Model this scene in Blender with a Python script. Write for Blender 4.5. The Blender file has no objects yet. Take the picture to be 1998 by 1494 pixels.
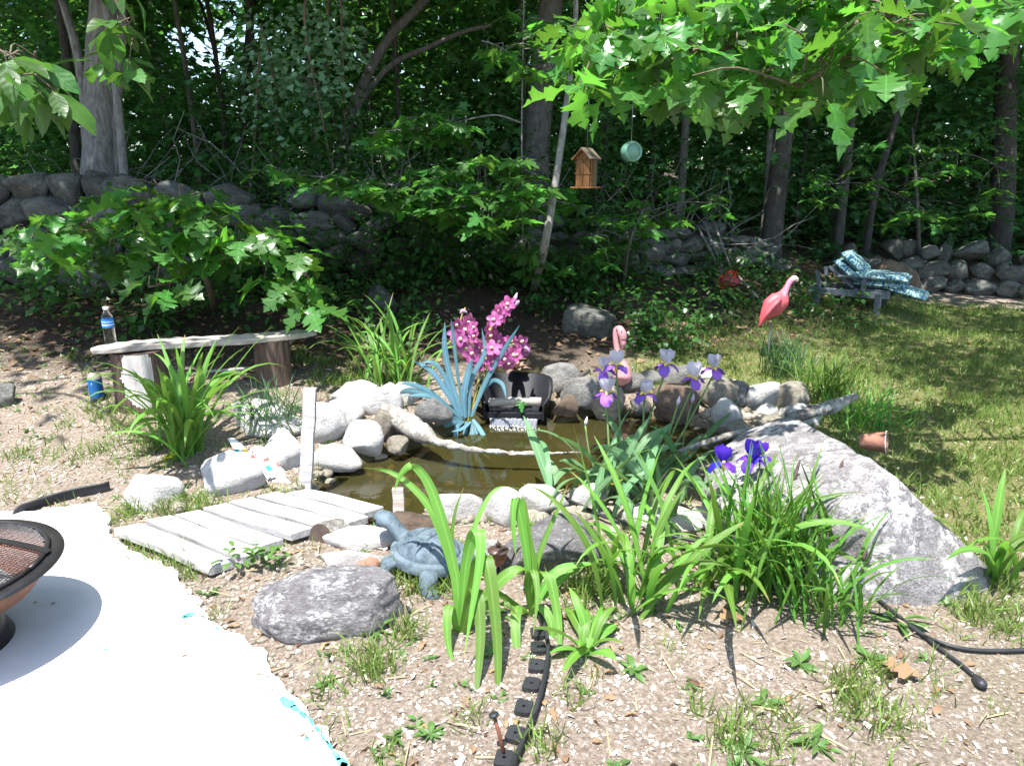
import bpy, bmesh, math, random
import numpy as np
from mathutils import Vector, Matrix, Euler, noise as mnoise

R = math.radians
rnd = random.Random(7)
nr = np.random.default_rng(11)
scene = bpy.context.scene
C = scene.collection

# ------------------------------------------------------------------ camera
CAM_H, PITCH, FPX = 1.45, R(15.5), 1400.0
CP, SP = math.cos(PITCH), math.sin(PITCH)
cam = bpy.data.cameras.new('camera')
cam_o = bpy.data.objects.new('camera', cam); C.objects.link(cam_o)
cam.sensor_width = 36.0; cam.lens = FPX/1998*36
cam.clip_start = 0.05; cam.clip_end = 500
cam_o.location = (0, 0, CAM_H); cam_o.rotation_euler = (math.pi/2-PITCH, 0, 0)
scene.camera = cam_o
# ------------------------------------------------------------------ world, sun, exposure
SUN_EL, SUN_ROT = R(72), math.atan2(-0.36, -0.60)
w = bpy.data.worlds.new('World'); scene.world = w; w.use_nodes = True
nt = w.node_tree; bg = nt.nodes['Background']
sky = nt.nodes.new('ShaderNodeTexSky'); sky.sky_type = 'NISHITA'; sky.sun_disc = False
sky.sun_elevation = SUN_EL; sky.sun_rotation = SUN_ROT
nt.links.new(sky.outputs[0], bg.inputs[0]); bg.inputs[1].default_value = 0.15
sl = bpy.data.lights.new('sun', 'SUN'); sl.energy = 5.0; sl.angle = R(0.53); sl.color = (1, .975, .935)
so = bpy.data.objects.new('sun', sl); C.objects.link(so)
sdir = Vector((math.sin(SUN_ROT)*math.cos(SUN_EL), math.cos(SUN_ROT)*math.cos(SUN_EL), math.sin(SUN_EL)))
so.rotation_euler = sdir.to_track_quat('Z', 'Y').to_euler(); so.location = (0, 0, 20)
vs = scene.view_settings
scene.display_settings.display_device = 'sRGB'
vs.view_transform = 'Standard'; vs.look = 'None'; vs.gamma = 1; vs.use_curve_mapping = False
vs.exposure = 1.35
cy = scene.cycles
cy.max_bounces = 8; cy.diffuse_bounces = 3; cy.glossy_bounces = 3; cy.transmission_bounces = 5; cy.transparent_max_bounces = 8
cy.use_denoising = True

# ------------------------------------------------------------------ pixel -> place
def P(px, py, d):
    u = (px-999)/FPX; v = (py-747)/FPX
    return Vector((u*d, d*(CP-v*SP), CAM_H-d*(SP+v*CP)))
def Pz(px, py, z):
    v = (py-747)/FPX
    return P(px, py, (CAM_H-z)/(SP+v*CP))
XS = np.array([-60, -6, -2.6, -.8, .8, 2.2, 3.5, 5, 10, 60.])
YS = np.array([-60, 0, 3.2, 4.2, 5.2, 6.2, 7.2, 8.2, 9.2, 10.2, 12, 20, 90.])
HT = np.array([
 [0,0,.06,.32,.46,.66,1.3,1.4,1.45,1.5,1.6,2.2,4],
 [0,0,.05,.30,.44,.64,1.25,1.35,1.42,1.45,1.6,2.0,4],
 [0,0,.02,.24,.38,.60,1.12,1.3,1.38,1.42,1.5,1.9,4],
 [0,0,.0,.10,.22,.42,.72,1.15,1.3,1.35,1.5,1.9,4],
 [0,0,.0,.0,.06,.22,.46,.74,1.05,1.2,1.4,1.8,4],
 [0,0,.0,.0,.02,.07,.20,.38,.72,.9,1.1,1.6,4],
 [0,0,.0,.0,.0,.02,.07,.22,.46,.58,.8,1.3,4],
 [0,0,.0,.0,.0,.0,.01,.03,.08,.2,.4,.9,4],
 [0,0,.0,.0,.0,.0,.0,.0,.05,.15,.3,.8,4],
 [0,0,.0,.0,.0,.0,.0,.0,.05,.15,.3,.8,4]])
WATER_Z = -0.05
pond_px = [(862,842),(905,832),(928,806),(945,752),(1003,738),(1062,752),(1082,800),(1100,818),(1150,806),(1250,808),(1390,835),(1440,858),(1425,890),(1370,905),(1250,935),(1150,958),(1060,982),(900,990),(835,1010),(760,1035),(690,1040),(625,1000),(598,960),(640,918),(720,890),(780,872),(830,855)]
POND = np.array([tuple(Pz(x, y, WATER_Z))[:2] for x, y in pond_px])
slab_px = [(-900,985),(60,1000),(185,985),(216,1010),(215,1050),(262,1080),(345,1120),(380,1165),(402,1205),(455,1240),(505,1272),(560,1335),(592,1375),(630,1430),(672,1475),(690,1500),(760,1640),(760,2300),(-900,2300)]
SLAB = np.array([tuple(Pz(x, y, 0.0))[:2] for x, y in slab_px])
def sdist(poly, X, Y):
    """signed distance, positive inside"""
    X = np.asarray(X, float); Y = np.asarray(Y, float)
    best = np.full(X.shape, 1e9); ins = np.zeros(X.shape, bool)
    n = len(poly)
    for i in range(n):
        x0, y0 = poly[i]; x1, y1 = poly[(i+1) % n]
        dx, dy = x1-x0, y1-y0; L = dx*dx+dy*dy+1e-12
        t = np.clip(((X-x0)*dx+(Y-y0)*dy)/L, 0, 1)
        best = np.minimum(best, np.hypot(X-x0-t*dx, Y-y0-t*dy))
        c = ((y0 > Y) != (y1 > Y)) & (X < (x1-x0)*(Y-y0)/(y1-y0+1e-12)+x0)
        ins ^= c
    return np.where(ins, best, -best)
def sm(a, b, t):
    t = np.clip((t-a)/(b-a), 0, 1); return t*t*(3-2*t)
_lat = nr.random((64, 64))
def vnoise(X, Y, s):
    X = np.asarray(X, float)*s+100.3; Y = np.asarray(Y, float)*s+77.7
    xi = np.floor(X).astype(int); yi = np.floor(Y).astype(int)
    fx = X-xi; fy = Y-yi; fx = fx*fx*(3-2*fx); fy = fy*fy*(3-2*fy)
    a = _lat[xi % 64, yi % 64]; b = _lat[(xi+1) % 64, yi % 64]; c = _lat[xi % 64, (yi+1) % 64]; d = _lat[(xi+1) % 64, (yi+1) % 64]
    return (a*(1-fx)+b*fx)*(1-fy)+(c*(1-fx)+d*fx)*fy
def H(X, Y, basin=True):
    X = np.clip(np.asarray(X, float), -59.9, 59.9); Y = np.clip(np.asarray(Y, float), -59.9, 89.9)
    i = np.clip(np.searchsorted(XS, X)-1, 0, len(XS)-2); j = np.clip(np.searchsorted(YS, Y)-1, 0, len(YS)-2)
    fx = (X-XS[i])/(XS[i+1]-XS[i]); fy = (Y-YS[j])/(YS[j+1]-YS[j])
    fx = fx*fx*(3-2*fx)
    h = (HT[i, j]*(1-fx)+HT[i+1, j]*fx)*(1-fy)+(HT[i, j+1]*(1-fx)+HT[i+1, j+1]*fx)*fy
    h = h+(vnoise(X, Y, 1.7)-.5)*.05+(vnoise(X, Y, 6)-.5)*.018
    if basin:
        sp = sdist(POND, X, Y)
        h = h-sm(-.08, .12, sp)*.10-sm(0.02, .4, sp)*.4
        ss = sdist(SLAB, X, Y)
        h = np.where(ss > -.25, h*(1-sm(-.25, 0, ss))+(-.006)*sm(-.25, 0, ss), h)
        h = h-sm(.015, .06, ss)*.05
    return h
def hz(x, y): return float(H(np.array([x]), np.array([y]))[0])
_dd = np.linspace(1.2, 30, 2400)
def G(px, py):
    u = (px-999)/FPX; v = (py-747)/FPX
    x = u*_dd; y = _dd*(CP-v*SP); z = CAM_H-_dd*(SP+v*CP)
    k = np.argmax(z < H(x, y, False))
    if k == 0: k = len(_dd)-1
    return Vector((x[k], y[k], hz(x[k], y[k])))
def depth(p): return p.y*CP+(CAM_H-p.z)*SP

# ------------------------------------------------------------------ materials
MATS = {}
def node(nt, t, **kw):
    n = nt.nodes.new(t)
    for k, v in kw.items(): setattr(n, k, v)
    return n
def base_mat(name):
    m = bpy.data.materials.new(name); m.use_nodes = True
    MATS[name] = m
    return m, m.node_tree, m.node_tree.nodes['Principled BSDF']
def coords(nt):
    tc = node(nt, 'ShaderNodeTexCoord'); oi = node(nt, 'ShaderNodeObjectInfo')
    ml = node(nt, 'ShaderNodeMath', operation='MULTIPLY'); ml.inputs[1].default_value = 53.0
    nt.links.new(oi.outputs['Random'], ml.inputs[0])
    ad = node(nt, 'ShaderNodeVectorMath', operation='ADD')
    nt.links.new(tc.outputs['Object'], ad.inputs[0]); nt.links.new(ml.outputs[0], ad.inputs[1])
    return ad.outputs[0], oi.outputs['Random']
def noise_n(nt, vec, scale, detail=4, rough=.6):
    n = node(nt, 'ShaderNodeTexNoise'); n.inputs['Scale'].default_value = scale; n.inputs['Detail'].default_value = detail
    n.inputs['Roughness'].default_value = rough; nt.links.new(vec, n.inputs['Vector']); return n.outputs['Fac']
def ramp(nt, fac, stops):
    r = node(nt, 'ShaderNodeValToRGB'); e = r.color_ramp.elements
    while len(e) < len(stops): e.new(.5)
    for k, (p, c) in enumerate(stops):
        e[k].position = p; e[k].color = (*c, 1) if len(c) == 3 else c
    nt.links.new(fac, r.inputs[0]); return r.outputs[0]
def mixc(nt, fac, a, b, blend='MIX'):
    m = node(nt, 'ShaderNodeMix', data_type='RGBA', blend_type=blend)
    for s, v in ((m.inputs[0], fac), (m.inputs[6], a), (m.inputs[7], b)):
        if isinstance(v, (int, float)): s.default_value = v
        elif isinstance(v, tuple): s.default_value = (*v, 1)
        else: nt.links.new(v, s)
    return m.outputs[2]
def bump(nt, b, h, strength, dist=.01):
    n = node(nt, 'ShaderNodeBump'); n.inputs['Strength'].default_value = strength; n.inputs['Distance'].default_value = dist
    nt.links.new(h, n.inputs['Height']); nt.links.new(n.outputs[0], b.inputs['Normal'])
def M(name, c1, c2=None, scale=8, rough=.7, bmp=0, bscale=40, spec=.3, var=0, metal=0, stretch=None, dist=.01):
    if name in MATS: return MATS[name]
    m, nt, b = base_mat(name)
    b.inputs['Roughness'].default_value = rough; b.inputs['Specular IOR Level'].default_value = spec; b.inputs['Metallic'].default_value = metal
    v, rn = coords(nt)
    if stretch:
        mp = node(nt, 'ShaderNodeMapping'); mp.inputs['Scale'].default_value = stretch; nt.links.new(v, mp.inputs[0]); v = mp.outputs[0]
    c2 = c2 or tuple(x*.8 for x in c1)
    col = ramp(nt, noise_n(nt, v, scale, 6), [(.32, c1), (.68, c2)])
    if var:
        mr = node(nt, 'ShaderNodeMapRange'); mr.inputs[3].default_value = 1-var; mr.inputs[4].default_value = 1+var
        nt.links.new(rn, mr.inputs[0]); 
        hs = node(nt, 'ShaderNodeHueSaturation'); nt.links.new(mr.outputs[0], hs.inputs['Value']); nt.links.new(col, hs.inputs['Color']); col = hs.outputs[0]
    nt.links.new(col, b.inputs['Base Color'])
    if bmp: bump(nt, b, noise_n(nt, v, bscale, 8, .65), bmp, dist)
    return m
def stone_mat(name, dark, light, lichen, amount=.5, speck=60, sc=1.0, spk=.45, bmp=.9):
    m, nt, b = base_mat(name)
    b.inputs['Roughness'].default_value = .92; b.inputs['Specular IOR Level'].default_value = .12
    v, rn = coords(nt)
    mp = node(nt, 'ShaderNodeMapping'); mp.inputs['Scale'].default_value = (sc, sc, sc); nt.links.new(v, mp.inputs[0]); v = mp.outputs[0]
    n1 = noise_n(nt, v, 2.2, 9, .68)
    col = ramp(nt, n1, [(.34, dark), (.66, light)])
    sp = ramp(nt, noise_n(nt, v, speck, 4, .8), [(.40, (spk, spk, spk)), (.58, (1.08, 1.08, 1.08))])
    col = mixc(nt, .85, col, sp, 'MULTIPLY')
    l1 = noise_n(nt, v, 6, 12, .78)
    lf = ramp(nt, l1, [(.66-amount*.25, (0, 0, 0)), (.72-amount*.25, (1, 1, 1))])
    l2 = ramp(nt, noise_n(nt, v, 1.7, 3, .6), [(.45, (.15, .15, .15)), (.62, (1, 1, 1))])
    col = mixc(nt, mixc(nt, 1, lf, l2, 'MULTIPLY'), col, lichen)
    mr = node(nt, 'ShaderNodeMapRange'); mr.inputs[3].default_value = .78; mr.inputs[4].default_value = 1.15
    nt.links.new(rn, mr.inputs[0])
    hs = node(nt, 'ShaderNodeHueSaturation'); nt.links.new(mr.outputs[0], hs.inputs['Value']); nt.links.new(col, hs.inputs['Color'])
    nt.links.new(hs.outputs[0], b.inputs['Base Color'])
    h = node(nt, 'ShaderNodeMath', operation='ADD'); nt.links.new(noise_n(nt, v, 9, 12, .75), h.inputs[0]); nt.links.new(n1, h.inputs[1])
    bump(nt, b, h.outputs[0], bmp, .03)
    return m
def leaf_mat(name, top, under, trans=.4, var=.3, spots=None, island=False, rough=.42, shine=.35, strap=False, veins=False, tips=False):
    m, nt, b = base_mat(name)
    out = nt.nodes['Material Output']
    b.inputs['Roughness'].default_value = rough; b.inputs['Specular IOR Level'].default_value = shine
    v, rn = coords(nt)
    if island:
        g = node(nt, 'ShaderNodeNewGeometry'); rn = g.outputs['Random Per Island']
    mr = node(nt, 'ShaderNodeMapRange'); mr.inputs[3].default_value = 1-var; mr.inputs[4].default_value = 1+var; nt.links.new(rn, mr.inputs[0])
    mh = node(nt, 'ShaderNodeMapRange'); mh.inputs[3].default_value = .485; mh.inputs[4].default_value = .515; nt.links.new(rn, mh.inputs[0])
    col = mixc(nt, noise_n(nt, v, 14, 3), tuple(x*.8 for x in top), tuple(x*1.2 for x in top))
    if spots: col = mixc(nt, ramp(nt, noise_n(nt, v, 75, 2), [(.66, (0, 0, 0)), (.72, (1, 1, 1))]), col, spots)
    if veins:   # midrib and side veins in the leaf's own space
        tcn = node(nt, 'ShaderNodeTexCoord'); sx = node(nt, 'ShaderNodeSeparateXYZ'); nt.links.new(tcn.outputs['Object'], sx.inputs[0])
        ab = node(nt, 'ShaderNodeMath', operation='ABSOLUTE'); nt.links.new(sx.outputs[0], ab.inputs[0])
        rib = ramp(nt, ab.outputs[0], [(.006, (1, 1, 1)), (.018, (0, 0, 0))])
        sb = node(nt, 'ShaderNodeMath', operation='MULTIPLY_ADD'); nt.links.new(ab.outputs[0], sb.inputs[0]); sb.inputs[1].default_value = -.9; nt.links.new(sx.outputs[1], sb.inputs[2])
        sc_ = node(nt, 'ShaderNodeMath', operation='PINGPONG'); nt.links.new(sb.outputs[0], sc_.inputs[0]); sc_.inputs[1].default_value = .085
        sv = ramp(nt, sc_.outputs[0], [(.004, (.7, .7, .7)), (.014, (0, 0, 0))])
        vv = mixc(nt, 1, rib, sv, 'ADD')
        col = mixc(nt, mixc(nt, 1, vv, (.45, .45, .45), 'MULTIPLY'), col, tuple(min(1, x*2.0+.02) for x in top))
        bump(nt, b, sc_.outputs[0], .4, .02)
    if strap:   # pale midrib and parallel veins
        uvn = node(nt, 'ShaderNodeUVMap'); sx = node(nt, 'ShaderNodeSeparateXYZ'); nt.links.new(uvn.outputs[0], sx.inputs[0])
        rib = ramp(nt, sx.outputs[0], [(.40, (0, 0, 0)), (.5, (1, 1, 1)), (.60, (0, 0, 0))])
        col = mixc(nt, mixc(nt, 1, rib, (.55, .55, .55), 'MULTIPLY'), col, tuple(min(1, x*1.9+.03) for x in top))
        wv = node(nt, 'ShaderNodeTexWave'); wv.inputs['Scale'].default_value = 4; wv.inputs['Distortion'].default_value = .6; nt.links.new(uvn.outputs[0], wv.inputs[0])
        col = mixc(nt, .35, col, ramp(nt, wv.outputs[0], [(0, (.6, .6, .6)), (1, (1.15, 1.15, 1.15))]), 'MULTIPLY')
        bump(nt, b, wv.outputs[0], .25, .002)
        if tips:
            ta = node(nt, 'ShaderNodeMath', operation='MULTIPLY_ADD'); nt.links.new(noise_n(nt, v, 9, 3), ta.inputs[0]); ta.inputs[1].default_value = 4.0; t2 = node(nt, 'ShaderNodeMath', operation='MULTIPLY_ADD'); nt.links.new(sx.outputs[1], t2.inputs[0]); t2.inputs[1].default_value = 10.0; t2.inputs[2].default_value = -10.9; nt.links.new(t2.outputs[0], ta.inputs[2])
            col = mixc(nt, ramp(nt, ta.outputs[0], [(.5, (0, 0, 0)), (1.0, (.85, .85, .85))]), col, (.30, .23, .09))
    def hsv(c):
        hs = node(nt, 'ShaderNodeHueSaturation'); nt.links.new(mr.outputs[0], hs.inputs['Value']); nt.links.new(mh.outputs[0], hs.inputs['Hue'])
        if isinstance(c, tuple): hs.inputs['Color'].default_value = (*c, 1)
        else: nt.links.new(c, hs.inputs['Color'])
        return hs.outputs[0]
    nt.links.new(hsv(col), b.inputs['Base Color'])
    tr = node(nt, 'ShaderNodeBsdfTranslucent'); nt.links.new(hsv(under), tr.inputs[0])
    mx = node(nt, 'ShaderNodeMixShader'); mx.inputs[0].default_value = trans
    nt.links.new(b.outputs[0], mx.inputs[1]); nt.links.new(tr.outputs[0], mx.inputs[2]); nt.links.new(mx.outputs[0], out.inputs[0])
    return m

m_oak = leaf_mat('oak_leaf_green', (.055, .150, .030), (.15, .40, .035), .45, .42, rough=.34, shine=.5, veins=True)
m_maple = leaf_mat('maple_leaf_green', (.060, .165, .034), (.15, .40, .045), .45, .35, rough=.34, shine=.5, veins=True)
m_mass = leaf_mat('far_bough_leaf', (.058, .158, .032), (.15, .40, .04), .45, .4, island=True, rough=.34, shine=.5)
m_hick = leaf_mat('hickory_leaf_green', (.045, .115, .025), (.10, .25, .03), .38, spots=(.34, .30, .06), veins=True)
m_bgleaf = leaf_mat('woodland_leaf', (.075, .180, .060), (.15, .38, .06), .42, .55, island=True, rough=.34, shine=.55)
m_under = leaf_mat('undergrowth_leaf', (.050, .125, .030), (.10, .27, .04), .38, .45, island=True, rough=.36, shine=.5)
m_crown = leaf_mat('crown_leaf', (.045, .11, .02), (.12, .26, .03), .35, .3, island=True)
m_vine = leaf_mat('painted_sun_vine_leaf', (.20, .36, .20), (.20, .42, .12), .35, .4, island=True, rough=.3, shine=.6)  # pale leaves, colour lightened further to stand in for sunlight
m_lily = leaf_mat('daylily_leaf', (.125, .265, .042), (.22, .44, .05), .36, .34, strap=True, tips=True)
m_iris = leaf_mat('iris_leaf', (.13, .26, .115), (.20, .36, .08), .28, .2, strap=True)
m_sib = leaf_mat('siberian_iris_leaf', (.085, .21, .030), (.18, .36, .04), .35, .3, strap=True, tips=True)
m_tuft = leaf_mat('tuft_blade', (.050, .115, .048), (.10, .20, .04), .3, .35, island=True)
m_grass = leaf_mat('grass_blade', (.15, .22, .048), (.23, .35, .06), .35, .45, island=True)
m_weed = leaf_mat('weed_leaf', (.090, .17, .045), (.16, .30, .05), .3, .35, island=True)
m_yel = leaf_mat('yellow_leaf', (.45, .42, .05), (.5, .5, .06), .4)
m_straw = M('dry_straw', (.42, .34, .20), (.30, .22, .12), 6, .8, var=.2)
m_deadleaf = leaf_mat('dead_leaf', (.24, .15, .085), (.25, .14, .06), .2, .5, island=True, rough=.7)
m_chip = M('wood_chip', (.60, .54, .48), (.20, .15, .115), 14, .85)
s_pale = stone_mat('pale_granite', (.58, .55, .51), (.80, .78, .75), (.46, .40, .32), .22, 30, 1, .66)
s_grey = stone_mat('grey_fieldstone', (.18, .175, .165), (.38, .37, .34), (.46, .46, .41), .3, 30)
s_brown = stone_mat('brown_fieldstone', (.14, .10, .075), (.28, .21, .155), (.34, .31, .26), .2, 30)
s_tan = stone_mat('tan_fieldstone', (.26, .23, .17), (.48, .43, .35), (.36, .26, .17), .3, 30, 1, .6)
s_purple = stone_mat('purplish_boulder_rock', (.20, .185, .19), (.36, .34, .345), (.68, .67, .65), .50, 26, 2.2, .55)
s_boulder = stone_mat('lichened_boulder_rock', (.16, .148, .148), (.34, .32, .32), (.70, .68, .66), .72, 34, 2.0, .5)
s_moss = stone_mat('mossy_wall_rock', (.085, .09, .08), (.25, .25, .22), (.33, .36, .29), .45, 26)
m_bark = M('dark_bark', (.115, .105, .095), (.05, .045, .04), 14, .9, 1, 22, .1, .25, stretch=(3, 3, .35), dist=.03)
m_palebark = M('pale_bark', (.34, .33, .30), (.15, .14, .125), 10, .9, .9, 25, .1, .15, stretch=(3, 3, .5), dist=.02)
m_greybark = M('grey_bark', (.19, .18, .165), (.085, .08, .07), 12, .9, .9, 24, .1, .15, stretch=(3, 3, .4), dist=.02)
m_twig = M('twig_bark', (.19, .15, .11), (.10, .08, .06), 20, .85, .4, 60, .1)
m_driftwood = stone_mat('lichened_bark', (.16, .13, .11), (.44, .40, .35), (.62, .64, .56), .8, 14, 5.0, .55)
m_oldwood = M('weathered_wood', (.46, .41, .36), (.29, .25, .215), 9, .85, .7, 40, .15, .08, stretch=(.6, 9, 9), dist=.006)
m_dock = M('dock_board_wood', (.56, .54, .52), (.27, .255, .25), 7, .85, .6, 45, .15, .08, stretch=(1, 9, 9), dist=.005)
m_stump = M('stump_bark', (.20, .14, .11), (.10, .07, .055), 14, .9, 1, 20, .1, .1, stretch=(3, 3, .35), dist=.03)
m_barewood = M('bare_pale_wood', (.60, .56, .52), (.46, .42, .39), 10, .85, .6, 40, .1, stretch=(2, 2, .5))
m_endgrain = M('dark_end_grain', (.09, .065, .05), (.05, .035, .03), 20, .9, .5)
m_cedar = M('cedar_wood', (.23, .115, .042), (.11, .05, .02), 10, .7, .5, 40, .2, stretch=(8, 8, .7))
m_cedargrey = M('greyed_cedar', (.20, .16, .11), (.10, .08, .055), 10, .8, .5, 40, .2, stretch=(8, 8, .7))
m_blackpl = M('black_plastic', (.010, .011, .014), (.016, .018, .021), 10, .5, .15, 30, .22)
m_blackrub = M('black_rubber', (.016, .018, .02), (.03, .03, .034), 10, .5, .1, 30, .4)
m_rust = M('rusty_steel', (.20, .075, .04), (.10, .045, .03), 9, .6, .4, 60, .4, metal=.3)
m_blacksteel = M('black_steel', (.025, .026, .03), (.05, .045, .045), 12, .4, .2, 60, .5, metal=.5)
m_ash = M('ash', (.35, .33, .31), (.14, .13, .13), 18, .95, .6)
m_pink = M('flamingo_pink', (.55, .10, .12), (.47, .075, .095), 5, .5, .2, 50, .35)
m_pinkneck = M('flamingo_neck_pink', (.72, .19, .28), (.66, .16, .24), 5, .5, .1, 50, .35)
m_palepink = M('faded_pink', (.48, .24, .25), (.40, .18, .20), 6, .55, .2, 50, .35)
m_cream = M('cream_plastic', (.62, .50, .42), (.55, .42, .36), 8, .5)
m_black = M('matte_black', (.01, .01, .01), (.02, .02, .02), 8, .6)
m_wire = M('galvanised_wire', (.45, .46, .46), (.35, .36, .36), 9, .4, metal=.8)
m_white = M('white_paint', (.80, .79, .76), (.72, .70, .67), 12, .6, .3, 50, .3)
m_red = M('red_paint', (.55, .05, .035), (.50, .04, .03), 8, .5)
m_teal = M('teal_paint', (.0, .36, .30), (.01, .30, .26), 8, .5)
m_yellowp = M('yellow_paint', (.75, .50, .05), (.7, .45, .05), 8, .5)
m_tealspray = M('teal_spray_paint', (.03, .38, .36), (.16, .42, .40), 30, .7)
m_turtle = M('blue_grey_cast_stone', (.135, .18, .205), (.05, .072, .09), 26, .7, .6, 70, .3, dist=.006)
m_copper = M('bronze_metal', (.16, .10, .08), (.10, .065, .055), 12, .4, .2, 60, .5, metal=.6)
m_jar = M('speckled_brown_glass', (.22, .07, .045), (.13, .045, .03), 45, .3, 0, 40, .5)
m_terracotta = M('terracotta', (.36, .17, .115), (.27, .125, .09), 12, .85, .4)
m_orchid = leaf_mat('orchid_petal', (.42, .10, .28), (.46, .14, .32), .3, .3, rough=.5)
m_orchidpale = leaf_mat('pale_orchid_petal', (.60, .36, .56), (.6, .38, .55), .3, .2, rough=.5)
m_orchidlip = M('orchid_lip', (.70, .30, .40), (.75, .55, .25), 40, .6)
m_strap = leaf_mat('silk_strap_leaf', (.095, .21, .25), (.10, .24, .24), .15, .35, rough=.5, strap=True)
m_cane = M('bamboo_cane', (.42, .30, .07), (.20, .24, .06), 12, .5, stretch=(1, 1, 6))
m_brownpetal = leaf_mat('faded_brown_petal', (.26, .17, .13), (.25, .15, .10), .15, .2, rough=.7)
m_lilac = leaf_mat('lilac_petal', (.74, .68, .78), (.66, .60, .66), .35, .08, rough=.6)
m_violet = leaf_mat('violet_petal', (.30, .12, .60), (.36, .16, .62), .3, .12, rough=.6)
m_beard = M('yellow_beard', (.75, .55, .06), (.70, .60, .20), 20, .8)
m_deepiris = leaf_mat('deep_violet_petal', (.075, .025, .42), (.10, .03, .50), .3, .15, rough=.5)
m_bud = M('iris_bud', (.10, .055, .09), (.14, .10, .06), 20, .6)
m_stem = M('flower_stem', (.16, .24, .08), (.12, .19, .05), 10, .6)
m_cushion = None

def cushion_mat():
    m, nt, b = base_mat('floral_cushion'); b.inputs['Roughness'].default_value = .85; b.inputs['Specular IOR Level'].default_value = .1
    v, rn = coords(nt)
    wv = node(nt, 'ShaderNodeTexWave'); wv.inputs['Scale'].default_value = 6; wv.inputs['Distortion'].default_value = 12; wv.inputs['Detail'].default_value = 3; wv.inputs['Detail Scale'].default_value = 2
    nt.links.new(v, wv.inputs[0])
    c = ramp(nt, wv.outputs[0], [(.0, (.03, .10, .20)), (.22, (.05, .18, .30)), (.38, (.20, .38, .40)), (.75, (.32, .50, .48)), (1, (.42, .50, .36))])
    nt.links.new(c, b.inputs['Base Color']); return m
m_cushion = cushion_mat()
def water_mat():
    m, nt, b = base_mat('murky_pond_water'); out = nt.nodes['Material Output']
    v, rn = coords(nt)
    b.inputs['Base Color'].default_value = (.046, .042, .013, 1); b.inputs['Roughness'].default_value = .6; b.inputs['Specular IOR Level'].default_value = 0
    gl = node(nt, 'ShaderNodeBsdfGlossy'); gl.inputs['Roughness'].default_value = .02; gl.inputs['Color'].default_value = (1, 1, 1, 1)
    tp = node(nt, 'ShaderNodeBsdfTransparent'); tp.inputs[0].default_value = (.75, .62, .30, 1)
    bp = node(nt, 'ShaderNodeBump'); bp.inputs['Strength'].default_value = .10; bp.inputs['Distance'].default_value = .02
    nt.links.new(noise_n(nt, v, 9, 3), bp.inputs['Height']); nt.links.new(bp.outputs[0], gl.inputs['Normal'])
    fr = node(nt, 'ShaderNodeFresnel'); fr.inputs[0].default_value = 1.33; nt.links.new(bp.outputs[0], fr.inputs['Normal'])
    m1 = node(nt, 'ShaderNodeMixShader'); m1.inputs[0].default_value = .42
    nt.links.new(b.outputs[0], m1.inputs[1]); nt.links.new(tp.outputs[0], m1.inputs[2])
    m2 = node(nt, 'ShaderNodeMixShader'); nt.links.new(fr.outputs[0], m2.inputs[0]); nt.links.new(m1.outputs[0], m2.inputs[1]); nt.links.new(gl.outputs[0], m2.inputs[2])
    nt.links.new(m2.outputs[0], out.inputs[0]); return m
m_water = water_mat()
def glass_mat(name, col, rough=.05, t=1):
    m, nt, b = base_mat(name); b.inputs['Base Color'].default_value = (*col, 1); b.inputs['Roughness'].default_value = rough
    b.inputs['Transmission Weight'].default_value = t; b.inputs['IOR'].default_value = 1.33; return m
m_clear = glass_mat('clear_bottle_plastic', (.92, .96, 1.0), .04)
m_fall = glass_mat('falling_water', (.85, .9, 1), .12, .8)
m_greenpl = M('green_translucent_plastic', (.14, .30, .20), (.12, .26, .19), 6, .25, spec=.6)
m_bluelabel = M('blue_label', (.03, .16, .55), (.04, .25, .65), 30, .4)
m_darkblue = M('dark_blue_label', (.01, .12, .33), (.01, .09, .26), 12, .4)
m_gunmetal = M('dark_grey_plastic', (.09, .10, .115), (.07, .08, .09), 10, .4)
m_taupe = M('taupe_plastic', (.30, .27, .22), (.27, .24, .2), 10, .5)
m_greywood = M('blue_grey_timber', (.13, .15, .165), (.09, .105, .115), 9, .8, .4, 40, .2, stretch=(1, 8, 8))
m_tealball = M('teal_glazed_ball', (.05, .25, .25), (.04, .2, .2), 8, .25, spec=.6)

# ------------------------------------------------------------------ mesh helpers
def tag(o, label=None, cat=None, group=None, kind=None):
    if label: o['label'] = label
    if cat: o['category'] = cat
    if group: o['group'] = group
    if kind: o['kind'] = kind
    return o
def root(name, loc, label, cat, group=None):
    o = bpy.data.objects.new(name, None); o.empty_display_size = .1
    C.objects.link(o); o.location = loc
    return tag(o, label, cat, group)
def link(name, me, mat=None, parent=None, mtx=None):
    """mesh given in world coordinates; parent is an unrotated thing"""
    o = bpy.data.objects.new(name, me); C.objects.link(o)
    if mat is not None and len(me.materials) == 0: me.materials.append(mat)
    off = Vector((0, 0, 0)); p = parent
    if parent is not None:
        o.parent = parent
        while p is not None: off += p.location; p = p.parent
    o.matrix_local = Matrix.Translation(-off) @ (mtx or Matrix())
    return o
def mesh_np(name, V, T, smooth=True):
    me = bpy.data.meshes.new(name)
    V = np.ascontiguousarray(V, dtype=np.float32).reshape(-1, 3); T = np.ascontiguousarray(T, dtype=np.int32).reshape(-1, 3)
    me.vertices.add(len(V)); me.vertices.foreach_set('co', V.ravel())
    me.loops.add(T.size); me.loops.foreach_set('vertex_index', T.ravel())
    me.polygons.add(len(T)); me.polygons.foreach_set('loop_start', np.arange(0, T.size, 3, dtype=np.int32))
    me.update(calc_edges=True)
    if smooth: me.polygons.foreach_set('use_smooth', np.ones(len(T), bool))
    return me
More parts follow.
